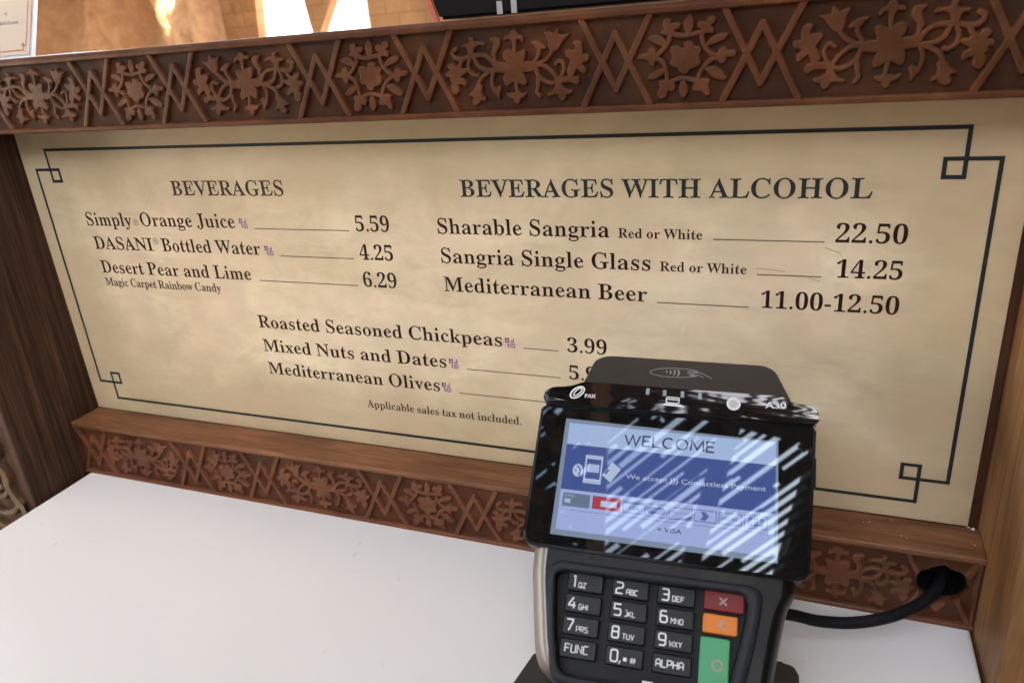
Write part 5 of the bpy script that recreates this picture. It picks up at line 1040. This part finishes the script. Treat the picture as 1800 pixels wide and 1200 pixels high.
cab = tube_mesh('power_cable', [(0.2000, -0.070, -0.128), (0.2230, -0.064, -0.1335), (0.2300, -0.0605, -0.1365), (0.2412, -0.056, -0.1410), (0.2574, -0.052, -0.1415), (0.2733, -0.046, -0.1392), (0.2860, -0.037, -0.1372), (0.2945, -0.0275, -0.1358), (0.2995, -0.018, -0.1345), (0.302, -0.006, -0.133)], 0.0030, M['cable'])
tag(cab, 'thick black cable from the payment terminal into the hole drilled in the lower frieze', 'cable')

# ================================================================== ON THE UPPER BEAM
def acrylic():
    m, nt, b = new_mat('clear_acrylic')
    b.inputs['Base Color'].default_value = (0.86, 0.90, 0.95, 1)
    b.inputs['Roughness'].default_value = 0.12
    b.inputs['Transmission Weight'].default_value = 0.45
    b.inputs['IOR'].default_value = 1.49
    return m
M['acrylic'] = acrylic()
M['notice_paper'] = plain('cream_notice_paper', (0.55, 0.46, 0.35), 0.6)
M['ink_red'] = plain('thin_red_ink', (0.42, 0.10, 0.07), 0.5)
M['ink_violet'] = plain('violet_ink', (0.20, 0.13, 0.22), 0.5)
LEAN = math.radians(22)
nt_ = empty('notice_holder', (-0.309, 0.030, 0.1592), 'small cream notice with a thin red border in a clear stand on the upper frieze', 'notice')
nt_.rotation_euler = (-LEAN, 0, 0)
def nbox(name, x0, x1, y0, y1, z0, z1, m, b=0): return bm_obj(name, box_bm(bmesh.new(), x0, x1, y0, y1, z0, z1, b), m, nt_)
nbox('holder_panel', -0.16, 0.0, 0.0006, 0.0032, 0.0, 0.120, M['acrylic'], 0.0006)
hb = nbox('holder_base', -0.16, 0.0440, -0.002, 0.045, -0.0015, 0.0001, M['acrylic'], 0.0004)
hb.rotation_euler = (LEAN, 0, 0)
card = nbox('notice_card', -0.16, -0.0022, -0.0003, 0.0003, 0.0018, 0.118, M['notice_paper'])
def ln_(x0, z0, x1, z1, w=0.00038):
    return [(x0, z0 - w), (x1, z1 - w), (x1, z1 + w), (x0, z0 + w)] if abs(x1 - x0) > abs(z1 - z0) else [(x0 - w, z0), (x0 + w, z0), (x1 + w, z1), (x1 - w, z1)]
vs, fs = [], []
for a in ((-0.0056, 0.0080, -0.0056, 0.114), (-0.156, 0.0050, -0.0080, 0.0050), (-0.0080, 0.0046, -0.0080, 0.0084), (-0.0098, 0.0080, -0.0052, 0.0080), (-0.0098, 0.0080, -0.0098, 0.0098), (-0.0098, 0.0098, -0.0080, 0.0098), (-0.0080, 0.0080, -0.0080, 0.0098)):
    p = ln_(*a); b = len(vs); vs += [(x, -0.0005, z) for x, z in p]; fs.append((b, b + 1, b + 2, b + 3))
mesh_obj('red_border', vs, fs, M['ink_red'], card)
for s, xr, z, cap in (('Mobile Payment', -0.0145, 0.0245, 2.6), ('ok.', -0.0262, 0.0315, 2.6)):
    size = cap / 0.678; kx = 0.80e-3 * size
    x = xr - sum(0.25 if c == ' ' else glyph(c)[0] for c in s) * kx; vs, fs = [], []
    for c in s:
        if c == ' ': x += 0.25 * kx; continue
        a, gv, gt = glyph(c); b = len(vs)
        vs += [(x + v.x * kx, -0.0005, z + v.y * size * 1e-3) for v in gv]; fs += [tuple(b + i for i in t) for t in gt]
        x += a * kx
    mesh_obj('notice_text', vs, fs, M['ink_violet'], card)

mon = empty('monitor', (0.18, 0.06, 0.158), 'black screen housing standing on the upper frieze above the menu, its lower edge in view', 'monitor')
M['casing'] = plain('dark_screen_casing', (0.010, 0.008, 0.008), 0.6, 0.12)
bm = bmesh.new()
prof = [(-0.1755, 0.0022), (-0.1890, 0.040), (-0.1890, 0.20), (0.19, 0.20), (0.19, 0.0022)]
f0 = [bm.verts.new((x, -0.002, z)) for x, z in prof]; f1 = [bm.verts.new((x, 0.035, z)) for x, z in prof]
bm.faces.new(f0); bm.faces.new(list(reversed(f1)))
for i in range(5): bm.faces.new([f0[i], f1[i], f1[(i + 1) % 5], f0[(i + 1) % 5]])
bmesh.ops.bevel(bm, geom=[e for e in bm.edges], offset=0.0018, segments=2, affect='EDGES')
bm_obj('casing', bm, M['casing'], mon)
M['casing_reflection'] = plain('red_reflection', (0.55, 0.14, 0.09), 0.4)  # red strip paints a reflection along the rounded casing edge
mesh_obj('edge_reflection', [(-0.1785, -0.0026, 0.0015), (-0.1755, -0.0026, 0.0015), (-0.1880, -0.0026, 0.040), (-0.1922, -0.0026, 0.040), (-0.1785, 0.006, 0.0015), (-0.1922, 0.006, 0.040)], [(0, 1, 2, 3), (0, 3, 5, 4)], M['casing_reflection'], mon)
for x in (-0.1375, -0.1285):
    mesh_obj('grey_letter', [(x, -0.0025, 0.0025), (x + .0036, -0.0025, 0.0025), (x + .0036, -0.0025, 0.0095), (x, -0.0025, 0.0095)], [(0, 1, 2, 3)], M['grey_print'], mon)

# ================================================================== BEHIND THE STAND
def stone(name, a, b_, c_, scale=6, bs=0.6):
    m, nt, b = new_mat(name)
    n1 = mapped_noise(nt, scale, 7, 0.62)
    c = ramp(nt, n1, [(0.3, a), (0.5, b_), (0.72, c_)])
    c = mix(nt, 1.0, c, ramp(nt, mapped_noise(nt, scale * 6, 4, 0.6), [(0.3, gray(0.8)), (0.7, gray(1.12))]), 'MULTIPLY')
    nt.links.new(c, b.inputs['Base Color'])
    b.inputs['Roughness'].default_value = 0.85
    bump(nt, b, mapped_noise(nt, scale * 3, 6, 0.65), bs, 0.02)
    return m
def brick():
    m, nt, b = new_mat('orange_brick')
    g_ = N(nt, 'ShaderNodeNewGeometry'); mp = N(nt, 'ShaderNodeMapping'); mp.inputs['Rotation'].default_value = (math.radians(90), 0, 0)
    br = N(nt, 'ShaderNodeTexBrick'); br.inputs['Scale'].default_value = 7.0
    br.inputs['Color1'].default_value = (0.40, 0.21, 0.09, 1); br.inputs['Color2'].default_value = (0.44, 0.24, 0.105, 1); br.inputs['Mortar'].default_value = (0.36, 0.185, 0.078, 1)
    br.inputs['Mortar Size'].default_value = 0.018
    nt.links.new(g_.outputs['Position'], mp.inputs['Vector']); nt.links.new(mp.outputs[0], br.inputs['Vector'])
    c = mix(nt, 1.0, br.outputs['Color'], ramp(nt, mapped_noise(nt, 9, 5), [(0.3, gray(0.8)), (0.7, gray(1.15))]), 'MULTIPLY')
    nt.links.new(c, b.inputs['Base Color']); b.inputs['Roughness'].default_value = 0.85
    bump(nt, b, mapped_noise(nt, 16, 6, 0.65), 0.7, 0.02)
    return m
M['rock'] = stone('tan_rock', (0.35, 0.185, 0.083), (0.48, 0.27, 0.135), (0.59, 0.36, 0.195))
M['plaster'] = stone('pale_plaster', (0.60, 0.52, 0.42), (0.68, 0.61, 0.52), (0.74, 0.68, 0.60), 2, 0.2)
M['brick'] = brick()
# rough rock face, left
nx, nz = 150, 90
xs = np.linspace(-2.9, -1.285, nx); zs = np.linspace(-1.16, 0.9, nz)
X, Z = np.meshgrid(xs, zs)
fold = 0.10 * np.sin(X * 9.0 + 0.7 * np.sin(Z * 2.2)) + 0.05 * np.sin(X * 23 + Z * 3 + 1.0) + 0.03 * np.sin(X * 41 - Z * 9)
rg = np.random.RandomState(5)
fold += 0.02 * rg.rand(*X.shape)
fold += -0.14 * np.exp(-((X + 1.60 - 0.25 * (Z - 0.25)) / 0.045) ** 2)
Y = 1.36 - fold * 0.7
V = np.c_[X.ravel(), Y.ravel(), Z.ravel()].tolist()
F = [(j * nx + i, j * nx + i + 1, (j + 1) * nx + i + 1, (j + 1) * nx + i) for j in range(nz - 1) for i in range(nx - 1)]
nb = len(V)
V += [(x, 1.50, z) for x, z in ((xs[0], zs[0]), (xs[-1], zs[0]), (xs[-1], zs[-1]), (xs[0], zs[-1]))]
rows_ = lambda j: [j * nx + i for i in range(nx)]
F += [tuple(rows_(0)[::-1]) + (nb, nb + 1), tuple(rows_(nz - 1)) + (nb + 2, nb + 3),
      tuple(j * nx for j in range(nz)) + (nb + 3, nb), tuple(j * nx + nx - 1 for j in range(nz - 1, -1, -1)) + (nb + 1, nb + 2), (nb, nb + 3, nb + 2, nb + 1)]
o = mesh_obj('rock_wall', V, F, M['rock'], None, True)
tag(o, 'rough tan rock face behind the small notice, at the upper left', 'rock wall', kind='thing')

# brick arcade with two openings
def arch(xl0, xl1, xr0, xr1, z0, z1, ztop):
    """opening outline: leaning jambs between z0 and z1 then a pointed head at ztop"""
    L = [(xl0, -1.16), (xl0, z0), (xl1, z1)]; R = [(xr0, -1.16), (xr0, z0), (xr1, z1)]
    cx = (xl1 + xr1) / 2
    out = R + [(xr1 + (cx - xr1) * t, z1 + (ztop - z1) * math.sin(t * math.pi / 2)) for t in (.25, .5, .75)] + [(cx, ztop)]
    out += [(xl1 + (cx - xl1) * t, z1 + (ztop - z1) * math.sin(t * math.pi / 2)) for t in (.75, .5, .25)] + L[::-1]
    return out
A1 = arch(-1.180, -1.168, -1.006, -1.022, 0.17, 0.275, 0.46)
A2 = arch(-0.994, -0.935, -0.836, -0.838, 0.17, 0.262, 0.44)
outline = [(-1.300, -1.16)] + list(reversed(A1)) + list(reversed(A2)) + [(0.35, -1.16), (0.35, 1.1), (-1.300, 1.1)]
bm = bmesh.new()
tr = tessellate_polygon([[Vector((x, z, 0)) for x, z in outline]])
fv = [bm.verts.new((x, 1.40, z)) for x, z in outline]; bv = [bm.verts.new((x, 1.435, z)) for x, z in outline]
for t in tr: bm.faces.new([fv[i] for i in t]); bm.faces.new([bv[i] for i in reversed(t)])
n = len(outline)
for i in range(n): bm.faces.new([fv[i], bv[i], bv[(i + 1) % n], fv[(i + 1) % n]])
o = bm_obj('arcade_wall', bm, M['brick'])
tag(o, 'orange brick arcade with two openings full of sunlight behind the carved frame', 'arcade wall', kind='thing')
o = box('far_wall', M['plaster'], None, -4.5, 1.5, 3.2, 3.4, -1.16, 2.4, 0.01)
tag(o, 'pale sunlit wall glaring white through the arcade openings', 'wall', kind='thing')

# ================================================================== SLATTED ROOF overhead (slats mirrored in the screen, unseen solid panels added for shade)
M['slat'] = stone('grey_slat_wood', (0.07, 0.05, 0.035), (0.11, 0.08, 0.055), (0.16, 0.12, 0.085), 8, 0.3)
M['thatch'] = stone('dry_thatch', (0.03, 0.022, 0.012), (0.10, 0.07, 0.03), (0.46, 0.32, 0.14), 26, 0.8)
M['beam_tan'] = stone('tan_roof_beam', (0.40, 0.26, 0.15), (0.50, 0.33, 0.20), (0.58, 0.40, 0.26), 7, 0.3)
roof = empty('slatted_roof', (0, 0, 1.60), 'dark slatted roof mirrored in the terminal screen, with added panels that shade the counter', 'roof')
def rbox(name, m, *a): return bm_obj(name, box_bm(bmesh.new(), *a), m, roof)
RY0, RY1 = -4.6, 1.25
rbox('sun_block_panel', M['thatch'], -5.6, -0.80, RY0, RY1, 0.02, 0.10)  # added solid panels block the sun; gaps between them shape the skylight
rbox('sun_block_panel', M['thatch'], -0.80, 3.4, RY0, -3.3, 0.02, 0.10)
rbox('sun_block_panel', M['thatch'], 0.74, 3.4, -3.3, RY1, 0.02, 0.10)
rbox('sun_block_panel', M['thatch'], -0.225, 0.74, -0.44, RY1, 0.02, 0.10)
rbox('sun_block_panel', M['thatch'], -0.80, -0.345, -0.44, RY1, 0.02, 0.10)
bm = bmesh.new()
ang = math.radians(53)
ca, sa = math.cos(ang), math.sin(ang)
rg = random.Random(11)
c0 = Vector((0.25, -1.15))
pitch = 0.0265
def slat(k, t, ln, wd):
    p = c0 + Vector((ca, sa)) * (t + ln / 2) + Vector((-sa, ca)) * (k * pitch)
    if -0.40 < p.x < 0.78 and -1.42 < p.y < -0.64:
        bmesh.ops.create_cube(bm, size=1.0, matrix=Matrix.Translation((p.x, p.y, rg.uniform(-.006, .006))) @ Matrix.Rotation(ang + rg.uniform(-.005, .005), 4, 'Z') @ Matrix.Diagonal((ln, wd, 0.006, 1)))
for k in range(-64, 65):
    t = -1.9
    while t < 1.9:
        ln = rg.uniform(0.12, 0.50)
        slat(k, t, ln, rg.choice((0.010, 0.011, 0.012, 0.013, 0.015, 0.0262)))
        t += ln
    for _ in range(6):                         # leaf-stuffed gaps
        slat(k + 0.5, rg.uniform(-1.7, 1.7), rg.uniform(0.05, 0.22), 0.021)
bm_obj('slat_panel', bm, M['slat'], roof)
def joist(name, x0, y0, x1, y1, w, z, m, h=0.05):
    d = Vector((x1 - x0, y1 - y0)); L = d.length
    bm = bmesh.new()
    bmesh.ops.create_cube(bm, size=1.0, matrix=Matrix.Translation(((x0 + x1) / 2, (y0 + y1) / 2, z)) @ Matrix.Rotation(math.atan2(d.y, d.x), 4, 'Z') @ Matrix.Diagonal((L, w, h, 1)))
    return bm_obj(name, bm, m, roof)
joist('roof_beam', 0.126, -0.66, 0.51, -3.35, 0.05, -0.05, M['beam_tan'])
joist('roof_beam', -0.80, -0.63, 0.74, -0.71, 0.06, -0.045, M['slat'])
joist('roof_beam', 0.49, -0.66, 0.40, -3.35, 0.045, -0.047, M['slat'])
# ragged clumps of thatch left of the tan beam
bm = bmesh.new()
for _ in range(190):
    x = rg.uniform(-0.35, 0.17); y = rg.uniform(-1.45, -0.62)
    s_ = rg.uniform(0.02, 0.07)
    bmesh.ops.create_icosphere(bm, subdivisions=1, radius=1.0, matrix=Matrix.Translation((x, y, rg.uniform(-.03, .0))) @ Matrix.Rotation(rg.uniform(0, 3.1), 4, 'Z') @ Matrix.Diagonal((s_ * 1.4, s_ * .6, s_ * .3, 1)))
bm_obj('thatch_clump', bm, M['thatch'], roof)
for x, y in ((-5.4, -4.5), (3.3, -4.5), (3.3, 1.15)): rbox('roof_post', M['beam_tan'], x - .06, x + .06, y - .06, y + .06, -2.75, 0.02)

o = box('front_light_blocker', plain('front_blocker_brown', (0.06, 0.035, 0.02), 0.8, 0.2), None, -5.7, 3.5, -4.75, -4.62, -1.16, 1.62)  # unseen, added to cut low front light on the menu
tag(o, 'added dark brown wall behind the viewer that blocks low front light', 'wall')

o = box('side_light_blocker', plain('side_blocker_umber', (0.07, 0.042, 0.025), 0.8, 0.2), None, 3.42, 3.55, -4.60, 1.0, -1.16, 1.62)  # unseen, added to cut the light coming from the right
tag(o, 'added dark brown wall that blocks light from the right side', 'wall')

# ================================================================== crumbs on the ledge
V, F = [], []
rg = random.Random(4)
def crumb(x, y, z, r):
    b = len(V)
    V.extend([(x + rg.uniform(.5, 1) * r * dx, y + rg.uniform(.5, 1) * r * dy, z + rg.uniform(.5, 1) * r * dz) for dx, dy, dz in ((1, 0, 0), (0, 1, 0), (-1, 0, 0), (0, -1, 0), (0, 0, 1.2))])
    F.extend([(b, b + 1, b + 4), (b + 1, b + 2, b + 4), (b + 2, b + 3, b + 4), (b + 3, b, b + 4), (b + 3, b + 2, b + 1, b)])
crumb(0.3140, -0.0015, -0.1089, 0.0016); crumb(0.3118, -0.0004, -0.1089, 0.0009)
for _ in range(16): crumb(rg.uniform(0.16, 0.314), rg.uniform(-0.025, -0.002), -0.10895, rg.uniform(0.00025, 0.0006))
M['crumb'] = plain('pale_crumb', (0.7, 0.62, 0.5), 0.8)
tag(mesh_obj('crumbs', V, F, M['crumb'], None, False, True), 'tiny pale crumbs scattered along the right of the wooden ledge', 'crumbs', kind='stuff')
